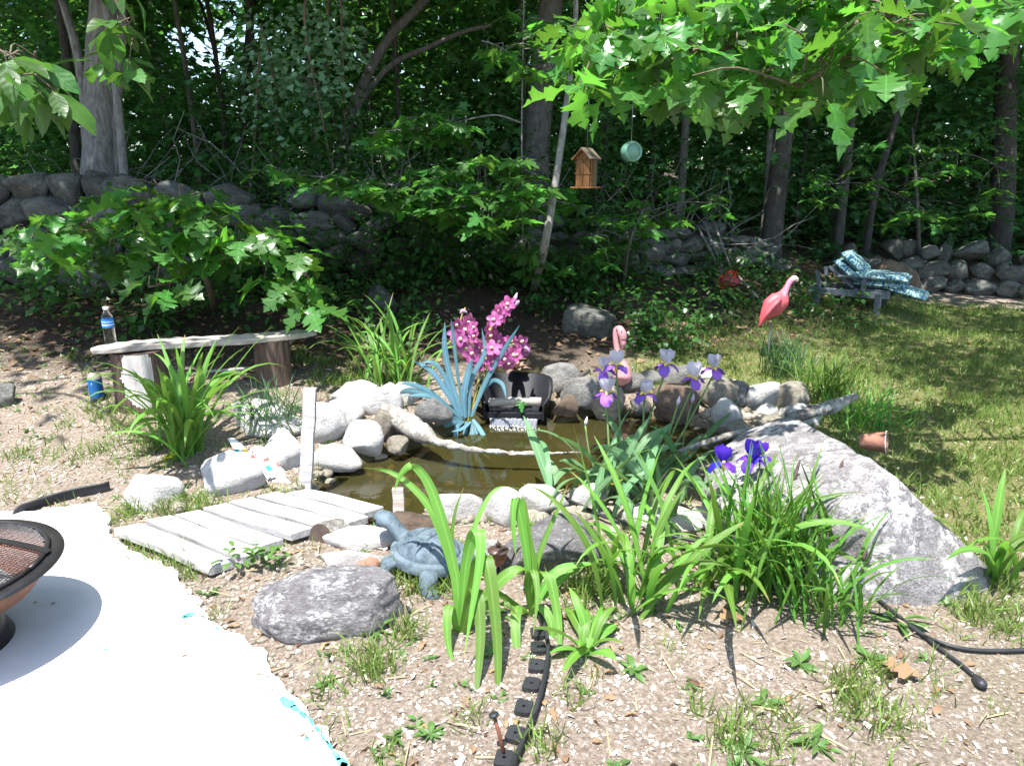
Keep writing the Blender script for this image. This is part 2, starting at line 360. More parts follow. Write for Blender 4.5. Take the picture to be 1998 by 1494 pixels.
def mesh_py(name, V, F, smooth=True):
    me = bpy.data.meshes.new(name); me.from_pydata([tuple(v) for v in V], [], F); me.update()
    if smooth:
        for p in me.polygons: p.use_smooth = True
    return me
class MB:
    def __init__(s): s.V = []; s.F = []
    def add(s, V, F):
        k = len(s.V); s.V += [tuple(v) for v in V]; s.F += [tuple(i+k for i in f) for f in F]; return s
    def box(s, a, b, mtx=None):
        v = [Vector((x, y, z)) for x in (a[0], b[0]) for y in (a[1], b[1]) for z in (a[2], b[2])]
        if mtx: v = [mtx @ q for q in v]
        return s.add(v, [(0,1,3,2),(4,6,7,5),(0,4,5,1),(2,3,7,6),(0,2,6,4),(1,5,7,3)])
    def sweep(s, path, rad, n=8, flat=1.0, jit=0, up=Vector((0, 0, 1))):
        path = [Vector(p) for p in path]
        if isinstance(rad, (int, float)): rad = [rad]*len(path)
        k = len(s.V); pn = None
        for i, p in enumerate(path):
            t = (path[min(i+1, len(path)-1)]-path[max(i-1, 0)]).normalized()
            if pn is None:
                a = up if abs(t.dot(up)) < .95 else Vector((1, 0, 0))
                pn = (a-t*a.dot(t)).normalized()
            else: pn = (pn-t*pn.dot(t)).normalized()
            bn = t.cross(pn)
            for j in range(n):
                a = 2*math.pi*j/n; r = rad[i]*(1+(rnd.random()-.5)*jit)
                s.V.append(tuple(p+pn*math.cos(a)*r*flat+bn*math.sin(a)*r))
        for i in range(len(path)-1):
            for j in range(n):
                a = k+i*n+j; b = k+i*n+(j+1) % n
                s.F.append((a, b, b+n, a+n))
        s.F.append(tuple(k+j for j in reversed(range(n)))); e = k+(len(path)-1)*n; s.F.append(tuple(e+j for j in range(n)))
        return s
    def lathe(s, prof, c=(0, 0, 0), n=32, closed=False):
        k = len(s.V); c = Vector(c)
        for r, z in prof:
            for j in range(n):
                a = 2*math.pi*j/n; s.V.append(tuple(c+Vector((r*math.cos(a), r*math.sin(a), z))))
        for i in range(len(prof)-1):
            for j in range(n):
                a = k+i*n+j; b = k+i*n+(j+1) % n; s.F.append((a, b, b+n, a+n))
        if closed:
            s.F.append(tuple(k+j for j in reversed(range(n)))); e = k+(len(prof)-1)*n; s.F.append(tuple(e+j for j in range(n)))
        return s
    def build(s, name, mat, parent=None, smooth=True, bevel=0, mtx=None):
        if mtx: s.V = [tuple(mtx @ Vector(v)) for v in s.V]
        me = mesh_py(name, s.V, s.F, smooth)
        o = link(name, me, mat, parent)
        if bevel:
            b = o.modifiers.new('bevel', 'BEVEL'); b.width = bevel; b.segments = 2; b.limit_method = 'ANGLE'
        return o
def smoothpath(pts, n=6):
    """Catmull-Rom"""
    pts = [Vector(p) for p in pts]; out = []
    q = [pts[0]*2-pts[1]]+pts+[pts[-1]*2-pts[-2]]
    for i in range(1, len(q)-2):
        for k in range(n):
            t = k/n; a, b, c, d = q[i-1], q[i], q[i+1], q[i+2]
            out.append(.5*((2*b)+(c-a)*t+(2*a-5*b+4*c-d)*t*t+(3*b-a-3*c+d)*t**3))
    out.append(pts[-1]); return out
def lerp_list(vals, n):
    x = np.linspace(0, len(vals)-1, n); return list(np.interp(x, range(len(vals)), vals))
def shade_auto(o):
    for p in o.data.polygons: p.use_smooth = True

# ------------------------------------------------------------------ leaf templates (length 1 along +Y, in XY)
def sym_leaf(half, fold=.22, curl=.35, seed=0):
    """half outline from stem to tip -> triangles either side of the midrib"""
    r = random.Random(seed); V = []; T = []
    n = len(half); ym = sorted(y for x, y in half)
    cz = lambda x, y: abs(x)*fold-curl*y*y*.5+.05*math.sin(9*y+seed)*abs(x)*4+.10*math.sin(4*y+2*seed)*x
    for i in range(n): V.append((0, ym[i], cz(0, ym[i])))
    for s in (1, -1):
        k = len(V)
        for x, y in half:
            xx = s*x*(1+(r.random()-.5)*.18); yy = y+(r.random()-.5)*.03; V.append((xx, yy, cz(xx, yy)))
        for i in range(n-1):
            a, b, c, d = i, i+1, k+i+1, k+i
            f = [(a, b, c), (a, c, d)] if s < 0 else [(a, c, b), (a, d, c)]
            T += f
    return np.array(V), np.array(T)
OAK_H = [(.010, .0), (.012, .10), (.10, .13), (.17, .21), (.10, .28), (.20, .34), (.37, .42), (.30, .48), (.35, .54), (.24, .55), (.12, .56), (.19, .65), (.35, .75), (.25, .77), (.27, .84), (.17, .82), (.10, .79), (.13, .88), (.07, .93), (.0, 1.0)]
OVAL_H = [(.01, 0), (.015, .08), (.13, .22), (.21, .42), (.23, .58), (.17, .78), (.07, .92), (0, 1)]
def maple_leaf(seed=0, fold=.1):
    r = random.Random(seed)
    pol = [(-90, .02), (-60, .16), (-35, .38), (-12, .34), (-18, .30), (5, .42), (14, .60), (24, .46), (30, .30), (42, .24), (54, .44), (62, .50), (74, .50), (80, .72), (90, .80)]
    pts = [(math.cos(R(a))*q, .28+math.sin(R(a))*q) for a, q in pol]
    pts[0] = (0, .22)
    full = pts+[(-x, y) for x, y in reversed(pts[:-1])]
    V = [(0, .30, 0)]; T = []
    for x, y in full:
        x *= 1+(r.random()-.5)*.1; y += (r.random()-.5)*.04
        d = math.hypot(x, y-.3); V.append((x, y, -.22*d*d+fold*abs(x)*math.sin(3*y+seed)))
    n = len(full)
    for i in range(n): T.append((0, 1+i, 1+(i+1) % n))
    V += [(-.012, 0-.25, 0.03), (.012, -.25, .03), (0, .26, 0)]; T.append((n+1, n+2, n+3))
    return np.array(V)*np.array([.85, .85, 1]), np.array(T)
def star_leaf():
    pol = [(-90, .12), (-35, .36), (-12, .20), (20, .50), (48, .22), (90, .62)]
    pts = [(math.cos(R(a))*q, .35+math.sin(R(a))*q) for a, q in pol]
    full = pts+[(-x, y) for x, y in reversed(pts[1:-1])]
    V = [(0, .35, .03)]+[(x, y, -.25*x*x) for x, y in full]; n = len(full)
    return np.array(V), np.array([(0, 1+i, 1+(i+1) % n) for i in range(n)])
def diamond_leaf(w=.5):
    return np.array([(0, 0, 0), (w/2, .42, .06), (0, 1, -.1), (-w/2, .42, .06), (0, .45, 0)]), np.array([(0, 1, 4), (1, 2, 4), (2, 3, 4), (3, 0, 4)])
def blade_tpl(w=.06, bend=.3):
    return np.array([(-w/2, 0, 0), (w/2, 0, 0), (-w*.4, .55, -bend*.2), (w*.4, .55, -bend*.2), (0, 1, -bend)]), np.array([(0, 1, 3), (0, 3, 2), (2, 3, 4)])
OAKS = [mesh_np('oak_leaf', *sym_leaf(OAK_H, .12+.09*(k % 5), .15+.14*k, k)) for k in range(7)]
MAPLES = [mesh_np('maple_leaf', *maple_leaf(k)) for k in range(4)]
OVALS = [mesh_np('oval_leaf', *sym_leaf(OVAL_H, .25, .3+.15*k, k)) for k in range(4)]
def frames(D, U):
    """rotation matrices with +Y along D and +Z near U"""
    D = D/np.linalg.norm(D, axis=1, keepdims=True)
    X = np.cross(D, U); X /= np.linalg.norm(X, axis=1, keepdims=True)+1e-9
    Z = np.cross(X, D)
    return np.stack([X, D, Z], axis=2)
def tile(name, tpl, pos, D, U, size, mat=None, parent=None, smooth=False):
    V, T = tpl; N = len(pos)
    Fm = frames(D, U)
    W = np.einsum('nij,vj->nvi', Fm, V)*np.asarray(size).reshape(-1, 1, 1)+pos[:, None, :]
    TT = T[None]+(np.arange(N)*len(V))[:, None, None]
    me = mesh_np(name, W, TT, smooth)
    return link(name, me, mat, parent) if mat else me
def leaf_mtx(p, d, size, roll=0, up=Vector((0, 0, 1))):
    d = d.normalized(); x = d.cross(up)
    if x.length < 1e-3: x = Vector((1, 0, 0))
    x.normalize(); z = x.cross(d)
    m = Matrix((x, d, z)).transposed().to_4x4()
    return Matrix.Translation(p) @ m @ Matrix.Rotation(roll, 4, 'Y') @ Matrix.Scale(size, 4)
def dirv(az, el): return Vector((math.cos(az)*math.cos(el), math.sin(az)*math.cos(el), math.sin(el)))
def put_leaf(meshes, mat, parent, p, d, size, roll=0):
    me = rnd.choice(meshes)
    if len(me.materials) == 0: me.materials.append(mat)
    o = link('leaf', me, None, parent, leaf_mtx(p, d, size, roll))
    if me.materials[0] != mat:
        o.material_slots[0].link = 'OBJECT'; o.material_slots[0].material = mat
    return o

# ------------------------------------------------------------------ ground
def axis(lo, hi, step, far0, far1):
    a = list(np.arange(lo, hi, step)); s = step; x = lo
    L = []
    while x > far0: s *= 1.16; x -= s; L.append(x)
    s = step; x = a[-1]; Rr = []
    while x < far1: s *= 1.16; x += s; Rr.append(x)
    return np.array(L[::-1]+a+Rr)
gx = axis(-4.2, 5.4, .042, -70, 70); gy = axis(1.2, 7.0, .042, -30, 90)
GX, GY = np.meshgrid(gx, gy, indexing='xy')
GZ = H(GX, GY)
nx, ny = len(gx), len(gy)
idx = np.arange(nx*ny).reshape(ny, nx)
a, b, c, d = idx[:-1, :-1].ravel(), idx[:-1, 1:].ravel(), idx[1:, 1:].ravel(), idx[1:, :-1].ravel()
me = mesh_np('ground', np.stack([GX.ravel(), GY.ravel(), GZ.ravel()], 1), np.concatenate([np.stack([a, b, c], 1), np.stack([a, c, d], 1)]))
def lawn_mask(X, Y):
    n = (vnoise(X, Y, 1.3)-.5)*.9+(vnoise(X, Y, 4)-.5)*.5
    e = sm(1.35, 1.95, X+n*.5+np.where(Y > 4.6, .9, 0)*sm(4.6, 5.2, Y))
    far = 1-sm(8.0, 8.9, Y+n*.6+np.maximum(0, 3.4-X)*1.1)
    near = sm(2.0, 3.0, Y+n*.6+(X-2)*.2)
    return e*far*(.35+.65*near)
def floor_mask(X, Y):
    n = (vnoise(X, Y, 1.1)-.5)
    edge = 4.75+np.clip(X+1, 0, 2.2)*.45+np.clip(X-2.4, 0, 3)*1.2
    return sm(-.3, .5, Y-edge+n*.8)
lm = me.attributes.new('lawn', 'FLOAT', 'POINT'); lm.data.foreach_set('value', lawn_mask(GX, GY).ravel().astype(np.float32))
fm = me.attributes.new('litter', 'FLOAT', 'POINT'); fm.data.foreach_set('value', floor_mask(GX, GY).ravel().astype(np.float32))
pm = me.attributes.new('pond', 'FLOAT', 'POINT'); pm.data.foreach_set('value', sm(-.04, .05, sdist(POND, GX, GY)).ravel().astype(np.float32))
def ground_mat():
    m, nt, b = base_mat('ground_soil'); b.inputs['Roughness'].default_value = .95; b.inputs['Specular IOR Level'].default_value = .1
    tc = node(nt, 'ShaderNodeTexCoord'); v = tc.outputs['Object']
    def at(n):
        q = node(nt, 'ShaderNodeAttribute'); q.attribute_name = n; return q.outputs['Fac']
    fine = noise_n(nt, v, 70, 8, .75); mid = noise_n(nt, v, 6, 6, .6)
    soil = ramp(nt, fine, [(.30, (.085, .065, .052)), (.45, (.24, .185, .15)), (.58, (.40, .325, .275)), (.75, (.58, .52, .47))])
    soil = mixc(nt, mixc(nt, .5, mid, mid), soil, mixc(nt, .45, soil, (.17, .15, .085)))
    grass = ramp(nt, fine, [(.3, (.07, .08, .028)), (.5, (.17, .17, .065)), (.7, (.38, .33, .19))])
    col = mixc(nt, at('lawn'), soil, grass)
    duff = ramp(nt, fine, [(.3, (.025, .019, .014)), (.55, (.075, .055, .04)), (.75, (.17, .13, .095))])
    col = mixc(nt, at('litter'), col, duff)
    col = mixc(nt, at('pond'), col, (.09, .075, .035))
    nt.links.new(col, b.inputs['Base Color']); bump(nt, b, fine, .9, .022); return m
ground = tag(link('ground', me, ground_mat()), kind='structure')
me_w = mesh_py('pond_water', [(x, y, WATER_Z) for x, y in (lambda c: c+(POND-c)*1.12)(POND.mean(0))], [tuple(reversed(range(len(POND))))], False)
tag(link('pond_water', me_w, m_water), kind='structure')
# concrete patio: irregular poured edge
def slab():
    pts = []
    n = len(SLAB)
    for i in range(n):
        p = Vector((*SLAB[i], 0)); q = Vector((*SLAB[(i+1) % n], 0)); k = max(1, int((q-p).length/.03)) if i < 16 and i > 0 else 1
        for j in range(k):
            r = p.lerp(q, j/k)
            if k > 1: r += Vector(((rnd.random()-.5)*.03, (rnd.random()-.5)*.03, 0))
            pts.append(r)
    V = [(p.x, p.y, .012) for p in pts]+[(p.x, p.y, -.09) for p in pts]; n = len(pts)
    bm = bmesh.new(); vs_ = [bm.verts.new(v) for v in V]
    bm.faces.new(vs_[:n])
    for i in range(n): bm.faces.new((vs_[i], vs_[n+i], vs_[n+(i+1) % n], vs_[(i+1) % n]))
    bmesh.ops.recalc_face_normals(bm, faces=bm.faces[:])
    me = bpy.data.meshes.new('patio'); bm.to_mesh(me); bm.free()
    o = link('concrete_patio', me, M('concrete', (.68, .67, .65), (.60, .59, .57), 4, .9, .3, 90, .15))
    return tag(o, kind='structure')
patio = slab()
def splat(px, py, rx, ry, ang=0, n=14):
    c = Pz(px, py, 0.016); V = []; 
    for k in range(n):
        a = 2*math.pi*k/n; q = .75+.5*rnd.random(); x, y = rx*math.cos(a)*q, ry*math.sin(a)*q
        V.append((c.x+x*math.cos(ang)-y*math.sin(ang), c.y+x*math.sin(ang)+y*math.cos(ang), .0165))
    return V
mb = MB()
for px, py, rx, ry, an in [(562,1370,.030,.014,-.7),(577,1381,.016,.009,-.7),(590,1392,.018,.006,-.8),(607,1408,.012,.004,-.8),(618,1420,.014,.005,-.8),(642,1452,.02,.005,-.9),(655,1472,.022,.008,-.9),(668,1486,.022,.012,-.9),(675,1496,.02,.01,-.9),(368,1198,.020,.014,.5),(360,1203,.01,.006,.2),(424,1224,.014,.004,-.6),(207,1265,.008,.004,.3),(597,1440,.007,.005,0),(602,1398,.03,.003,-.75),(633,1440,.03,.003,-.85)]:
    V = splat(px, py, rx, ry, an); mb.add(V, [tuple(range(len(V)))])
tag(mb.build('spray_paint', m_tealspray, None, False), kind='stuff')

# ------------------------------------------------------------------ rocks
def rock_mesh(name, seed, sub=3, cuts=6, rough=.12, boxy=0.0):
    bm = bmesh.new(); bmesh.ops.create_icosphere(bm, subdivisions=sub, radius=1)
    r = random.Random(seed); off = Vector((r.random()*50, r.random()*50, r.random()*50))
    planes = []
    for k in range(cuts):
        n = Vector((r.gauss(0, 1), r.gauss(0, 1), r.gauss(0, .8))).normalized(); planes.append((n, .48+.36*r.random()))
    for v in bm.verts:
        p = v.co.copy()
        p *= 1+rough*1.6*mnoise.noise(p*1.1+off)+rough*.6*mnoise.noise(p*2.7+off)
        for n, dd in planes:
            e = p.dot(n)-dd
            if e > 0: p -= n*e*.93
        p *= 1+rough*.28*mnoise.noise(p*6+off)+rough*.12*mnoise.noise(p*13+off)
        v.co = p
    me = bpy.data.meshes.new(name); bm.to_mesh(me); bm.free()
    co = np.array([v.co[:] for v in me.vertices]); lo, hi = co.min(0), co.max(0)
    co = (co-(lo+hi)/2)/((hi-lo)/2); me.vertices.foreach_set('co', co.astype(np.float32).ravel())
    for p in me.polygons: p.use_smooth = True
    me.update(); return me
def stone(name, px, py, wpx, hpx, mat, label, cat='stone', group=None, d=None, rot=None, seed=None, sub=3, dep=.8, tilt=(0, 0), sink=.12, cuts=9, rough=.15):
    base = G(px, py+hpx*.42) if d is None else P(px, py+hpx*.42, d)
    dd = depth(base)
    sx = wpx*dd/FPX/2
    v = (py-747)/FPX; el = math.atan(v)+PITCH; ha = hpx*dd/FPX/2*1.06; sx *= 1.08
    sy = min(sx*dep, .62*ha/math.sin(el), 1.25*ha/math.cos(el))
    sz = math.sqrt(ha**2-(sy*math.sin(el))**2)/math.cos(el)*(1+sink)
    c = P(px, py, dd+sy*.55); c.z -= sz*sink*.5
    me = rock_mesh(name, seed if seed is not None else int(px*7+py), sub, cuts, rough)
    o = bpy.data.objects.new(name, me); C.objects.link(o); me.materials.append(mat)
    o.location = c; o.scale = (sx, sy, sz); o.rotation_euler = (tilt[0], tilt[1], rot if rot is not None else (rnd.random()-.5)*.5)
    if label: tag(o, label, cat, group)
    return o
PG = 'stones around the pond'
for px, py, wv, hv, mt, lb in [
 (697,775,110,62,s_pale,'broad flat topped pale stone on the left bank of the pond'),
 (748,782,74,66,s_pale,'pale stone wedged right of the broad flat topped stone'),
 (791,770,56,46,s_pale,'small egg shaped white stone beside the blue strap leaves'),
 (672,808,76,62,s_pale,'rounded white stone with a shadowed notch, below the broad flat one'),
 (640,830,74,92,s_pale,'tall white stone just right of the tall wooden post'),
 (708,853,76,64,s_pale,'white blocky stone at the water between slab and lichened log'),
 (655,890,100,44,s_pale,'low pale slab overhanging the water right of the tall post'),
 (752,828,42,50,s_tan,'small tan stone beside the thick end of the lichened log'),
 (775,868,44,32,s_tan,'small wet stone under the lichened log at the waterline'),
 (549,882,92,84,s_pale,'round pale stone with grey patches behind the painted cutout'),
 (452,928,128,96,s_pale,'large white stone under the painted wooden cutout'),
 (304,957,104,74,s_pale,'white triangular stone beside the black edging at the patio corner'),
 (850,800,70,52,s_grey,'dark stone in the shade under the blue strap leaves'),
 (1100,736,78,52,s_grey,'rounded grey stone just right of the black waterfall tub'),
 (1133,768,78,66,s_grey,'grey stone at the water in front of the rounded grey one'),
 (1186,785,64,66,s_tan,'beige stone at the water below the lilac irises'),
 (1182,735,36,36,s_grey,'small grey stone beside the drooping flamingo'),
 (1230,749,64,40,s_grey,'smooth oval grey stone lying on the pond rim'),
 (1268,737,66,32,s_grey,'flat wedge shaped grey stone behind the oval one'),
 (1327,738,70,50,s_grey,'dark grey rounded stone behind the brown stone'),
 (1318,783,86,66,s_brown,'dark brown stone at the back edge of the water'),
 (1402,767,94,66,s_tan,'large smooth tan stone right of the brown stone'),
 (1442,772,54,54,s_grey,'speckled grey stone beside the smooth tan stone'),
 (1482,774,66,56,s_pale,'white faceted stone between speckled grey and beige stones'),
 (1418,808,56,60,s_pale,'half lit angular stone standing at the right end of the water'),
 (1497,806,44,34,s_pale,'small white stone below the white faceted one'),
 (1541,776,62,62,s_tan,'pointed beige stone near the grass tuft on the right'),
 (1504,828,56,34,s_tan,'small tan stone low beside the big boulder'),
 (1568,810,84,48,s_pale,'pale stone lying under the short lichened log'),
 (1440,834,52,28,s_tan,'flat tan stone at the water near the big boulder'),
 (1387,732,46,28,s_pale,'small pale stone behind the smooth tan stone'),
 (1100,790,48,40,s_brown,'small brown stone tucked beside the waterfall tub'),
 (1250,790,40,34,s_grey,'small dark stone between beige and brown stones'),
 (895,992,94,72,s_pale,'white rounded stone with rust stains behind the turtle'),
 (985,992,78,84,s_pale,'white upright stone in the middle of the near pond edge'),
 (1062,980,94,66,s_pale,'white stone crossed by a black hose at the near edge'),
 (806,1035,104,66,s_brown,'pinkish brown slab right behind the turtle head'),
 (700,1052,140,44,s_pale,'flat pale slab beside the end of the boardwalk'),
 (686,1088,130,52,s_pale,'low white slab in front of the cut log end'),
 (1150,968,74,54,s_pale,'pale stone among the broad iris leaves'),
 (1290,1008,160,56,s_pale,'long flat white slab among the daylily leaves'),
 (1378,1010,66,44,s_pale,'pale stone between daylilies and the teal ball'),
 (950,1083,52,60,s_pale,'small pale stone just left of the bronze solar lamp'),
 (8,775,46,52,s_grey,'grey speckled stone at the left edge beyond the patio'),
 (520,820,165,78,s_pale,'flat pale stone slab under the dark grass tuft'),
 (742,590,64,64,s_moss,'mossy boulder in the shade on the bank behind the daylilies'),
 (1150,632,104,70,s_moss,'mossy boulder in the shade behind the drooping flamingo'),
 (640,955,90,26,s_tan,'flat stone lying under water beside the tall post'),
 (705,955,90,30,s_tan,'flat stone lying under water in the left of the pond')]:
    water = 'under water' in lb
    o = stone('stone', px, py, wv, hv, mt, lb, 'stone', PG if py > 700 and px > 380 else None)
    if water: o.location.z = WATER_Z-.035; o.scale.z = .03
def boulder(px, py, wv, hv, mat, label, **k):
    return stone('boulder', px, py, wv, hv, mat, label, 'boulder', None, sub=5, **k)
boulder(640, 1180, 290, 135, s_boulder, 'low purplish grey boulder with white lichen beside the concrete patio', rot=.1, dep=.8, seed=5, cuts=4, rough=.13, sink=.3)
boulder(1085, 1062, 215, 120, s_purple, 'purple grey boulder just behind the bronze solar lamp', rot=.1, seed=9, cuts=3, rough=.1, sink=.2)
def big_boulder():
    me = rock_mesh('boulder', 23, 5, 2, .11)
    co = np.array([v.co[:] for v in me.vertices])
    co[:, 0] += -.30*co[:, 2]
    pn = np.array([-.55, -.1, .83]); pn /= np.linalg.norm(pn); e = co@pn-.72; co -= np.where(e > 0, e, 0)[:, None]*pn*.9
    me.vertices.foreach_set('co', co.astype(np.float32).ravel()); me.update()
    o = bpy.data.objects.new('boulder', me); C.objects.link(o); me.materials.append(s_boulder)
    o.location = P(1650, 1025, 3.0)+Vector((.02, .06, -.12)); o.scale = (.60, .52, .60); o.rotation_euler = (R(3), R(10), R(-20))
    return tag(o, 'huge sloping purplish grey boulder with a bright lichened top, right of the pond', 'boulder')
big_boulder()

PEB = [rock_mesh('pebble', 700+k, 2, 6, .15) for k in range(4)]
def gravel(name, pxs, k, lo, hi, mat, spread):
    V = []; T = []; off = 0
    for x, y in pxs:
        b = G(x, y)
        for j in range(k):
            me = rnd.choice(PEB); co = np.array([v.co[:] for v in me.vertices]); tr = np.array([p.vertices[:] for p in me.polygons])
            r_ = rnd.uniform(lo, hi); q = Vector((b.x+rnd.gauss(0, spread), b.y+rnd.gauss(0, spread), 0))
            a = rnd.random()*6.28; ca, sa = math.cos(a), math.sin(a)
            co = co*np.array([r_*rnd.uniform(.8, 1.4), r_, r_*.7]); co = np.stack([co[:, 0]*ca-co[:, 1]*sa, co[:, 0]*sa+co[:, 1]*ca, co[:, 2]], 1)+np.array([q.x, q.y, hz(q.x, q.y)+r_*.3])
            V.append(co); T.append(tr+off); off += len(co)
    return tag(link(name, mesh_np(name, np.concatenate(V), np.concatenate(T)), mat), kind='stuff')
gravel('pond_edge_gravel', [(x, 818+6*math.sin(x)) for x in range(1100, 1520, 26)]+[(x, 880-(x-700)*.2) for x in range(690, 860, 24)]+[(x, 1010+5*math.sin(x)) for x in range(850, 1350, 30)]+[(640,912),(600,950),(350,985),(390,975),(420,990),(1455,815),(1480,835),(1540,815)], 6, .012, .042, s_tan, .05)
gravel('patio_edge_gravel', [(x, 1150+(x-340)*.55) for x in range(345, 620, 14)]+[(x, 1135) for x in range(360, 520, 22)]+[(x, 1075) for x in range(540, 700, 20)], 5, .004, .012, s_tan, .06)
# ------------------------------------------------------------------ stone walls
WROCK = [rock_mesh('stone', 300+k, 3, 10, .16) for k in range(9)]
for k, m_ in enumerate(WROCK): m_.materials.append(s_moss)
def wall(label, line, rows, size, jit=.25, mat=None):
    """line: [(x,y,height)] stones stacked as rough courses"""
    t = root('stone_wall', (line[0][0], line[0][1], hz(line[0][0], line[0][1])), label, 'stone wall', 'dry stone walls')
    for i in range(len(line)-1):
        (x0, y0, h0), (x1, y1, h1) = line[i], line[i+1]
        L = math.hypot(x1-x0, y1-y0)
        s = 0
        for r in range(rows):
            s = rnd.random()*size*.5
            while s < L:
                q = size*(.62+.75*rnd.random())*(1.12 if r < rows-1 else 1)
                f = min(1, (s+q*.5)/L); x = x0+(x1-x0)*f; y = y0+(y1-y0)*f; hh = h0+(h1-h0)*f
                rh = hh/rows
                if not (r == rows-1 and rnd.random() < .2):
                    o = link('stone', rnd.choice(WROCK), None, t)
                    z = hz(x, y)+rh*(r+.45)+(rnd.random()-.5)*rh*.3
                    nrm = Vector((y1-y0, x0-x1, 0))/L
                    p = Vector((x, y, z))+nrm*(-.10*r+(rnd.random()-.5)*.16)
                    o.location = p-t.location; a = math.atan2(y1-y0, x1-x0)
                    o.rotation_euler = ((rnd.random()-.5)*.5, (rnd.random()-.5)*.6, a+(rnd.random()-.5)*.6)
                    o.scale = (q*(.5+.14*rnd.random()), q*.5, rh*(.50+.28*rnd.random()))
                    if mat: o.material_slots[0].link = 'OBJECT'; o.material_slots[0].material = mat
                s += q*.98
    return t
wall('mossy dry stone wall along the top of the shaded bank', [(-6.5,5.9,.95),(-3.4,6.1,.92),(-2.2,6.45,.68),(-.6,7.05,.62),(.6,7.5,.55),(1.7,8.0,.55),(2.7,8.7,.5),(3.25,9.0,.45)], 4, .30)
wall('low grey fieldstone wall behind the cushioned lounge chair', [(4.35,9.4,.50),(5.2,9.35,.62),(6.3,9.0,.60),(7.6,8.6,.6)], 3, .26, s_grey)
stone('boulder', 1748, 545, 88, 72, s_brown, 'round brown boulder beside the end of the low fieldstone wall', 'boulder', d=8.9)

# ------------------------------------------------------------------ trees
CROWN = []
def crown_mesh(k, n=1500, r=(2.3, 2.0, 1.3)):
    g = np.random.default_rng(500+k)
    cl = g.normal(size=(46, 3)); cl /= np.linalg.norm(cl, axis=1, keepdims=True); cl *= (g.random((46, 1))**.45)*np.array(r)
    i = g.integers(0, 46, n); pos = cl[i]+g.normal(size=(n, 3))*np.array([.42, .42, .2])
    D = g.normal(size=(n, 3)); D[:, 2] -= .4; U = np.array([0, 0, 1.])+g.normal(size=(n, 3))*.5
    return tile('crown', star_leaf(), pos, D, U, .16+.14*g.random(n))
CROWN = [crown_mesh(k) for k in range(4)]
for m_ in CROWN: m_.materials.append(m_crown)
def tree(name, px_path, wpx, d, mat, label, group=None, top=6.5, crown=True, taper=.55, forks=(), n=10, cr=1.0, extra=None):
    """px_path from foot up, all at depth d; carried on above the frame to the crown"""
    pts = [P(x, y, d) for x, y in px_path]
    foot = pts[0].copy(); g = hz(foot.x, foot.y)
    base = Vector((foot.x, foot.y, g-.1))
    if base.z < foot.z-.05: pts = [base]+pts
    else: pts[0].z = min(pts[0].z, g-.05)
    dr = (pts[-1]-pts[-2]).normalized()
    lastz = pts[-1].z
    if crown and lastz < top: pts.append(pts[-1]+dr*((top-lastz)/max(.35, dr.z))*.5); pts.append(pts[-1]+Vector((dr.x*.5, dr.y*.5, .9))*((top-pts[-1].z)))
    t = root(name, base, label, 'tree', group)
    r0 = wpx*d/FPX/2
    path = smoothpath(pts, 5)
    nn = len(path); rad = [r0*(1.25 if i == 0 else 1)*(1-(1-taper)*i/nn) for i in range(nn)]
    mb = MB(); mb.sweep(path, rad, n, jit=.10)
    for fp, fw in forks:
        q = smoothpath([P(x, y, d) for x, y in fp], 5); fr = fw*d/FPX/2
        mb.sweep(q, [fr*(1-.5*i/len(q)) for i in range(len(q))], 8, jit=.1)
    mb.build('trunk', mat, t)
    if crown:
        o = link('crown', rnd.choice(CROWN), None, t)
        o.location = path[-1]-t.location+Vector((0, -.3, -.1)); o.rotation_euler = (0, 0, rnd.random()*6.28); o.scale = (cr, cr, cr)
    return t, path
tree('tree', [(200,350),(196,200),(205,0)], 74, 7.1, m_palebark, 'thick shaggy barked trunk behind the stone wall at upper left', top=6, cr=1.25, forks=[([(168,360),(172,250),(150,100),(120,0)], 26), ([(225,350),(228,200),(238,60),(240,0)], 24)])
tree('tree', [(246,380),(232,220),(212,60),(205,0)], 18, 6.7, m_palebark, 'slender pale trunk leaning left just right of the shaggy trunk', top=5.2)
tree('tree', [(150,335),(138,180),(115,0)], 22, 8.2, m_bark, 'thin dark trunk left of the shaggy trunk', top=6)
tree('tree', [(668,285),(700,185),(755,80),(830,0)], 24, 8.4, m_greybark, 'forked grey sapling leaning right in front of dark woods', top=6.2, forks=[([(672,275),(700,205),(760,130),(830,95),(905,62),(960,50)], 14)])
tree('tree', [(618,285),(612,220),(600,150)], 17, 8.6, m_palebark, 'short broken pale trunk left of the forked grey sapling', crown=False, taper=.8)
tree('tree', [(1042,420),(1050,250),(1075,0)], 62, 8.0, m_greybark, 'broad grey trunk behind the thin maple stems near the centre', top=6.3, cr=1.2)
tree('tree', [(1502,520),(1512,400),(1530,255),(1560,0)], 44, 9.3, m_bark, 'straight dark trunk at the gap in the wall, below the oak bough', top=6.5, cr=1.2)
tree('tree', [(1490,505),(1500,400),(1508,255)], 26, 9.5, m_palebark, 'rough pale snag pressed against the left of the straight dark trunk', crown=False, taper=.8)
tree('tree', [(1955,420),(1962,200),(1975,0)], 48, 11, m_bark, 'dark trunk at the upper right edge of the woods', top=7, cr=1.2)
tree('tree', [(1640,430),(1665,200),(1690,0)], 20, 11, m_greybark, 'slender grey trunk right of the straight dark trunk', top=7)
tree('tree', [(1325,420),(1335,280),(1350,0)], 20, 10, m_greybark, 'slender trunk half hidden behind the hanging green drum', top=6.5)
tree('tree', [(385,300),(365,150),(340,0)], 12, 8.5, m_greybark, 'thin grey trunk in front of the bright gap in the woods', top=6)
tree('tree', [(470,300),(480,150),(492,0)], 20, 10.5, m_bark, 'dark trunk right of the bright gap in the woods', top=6.5)
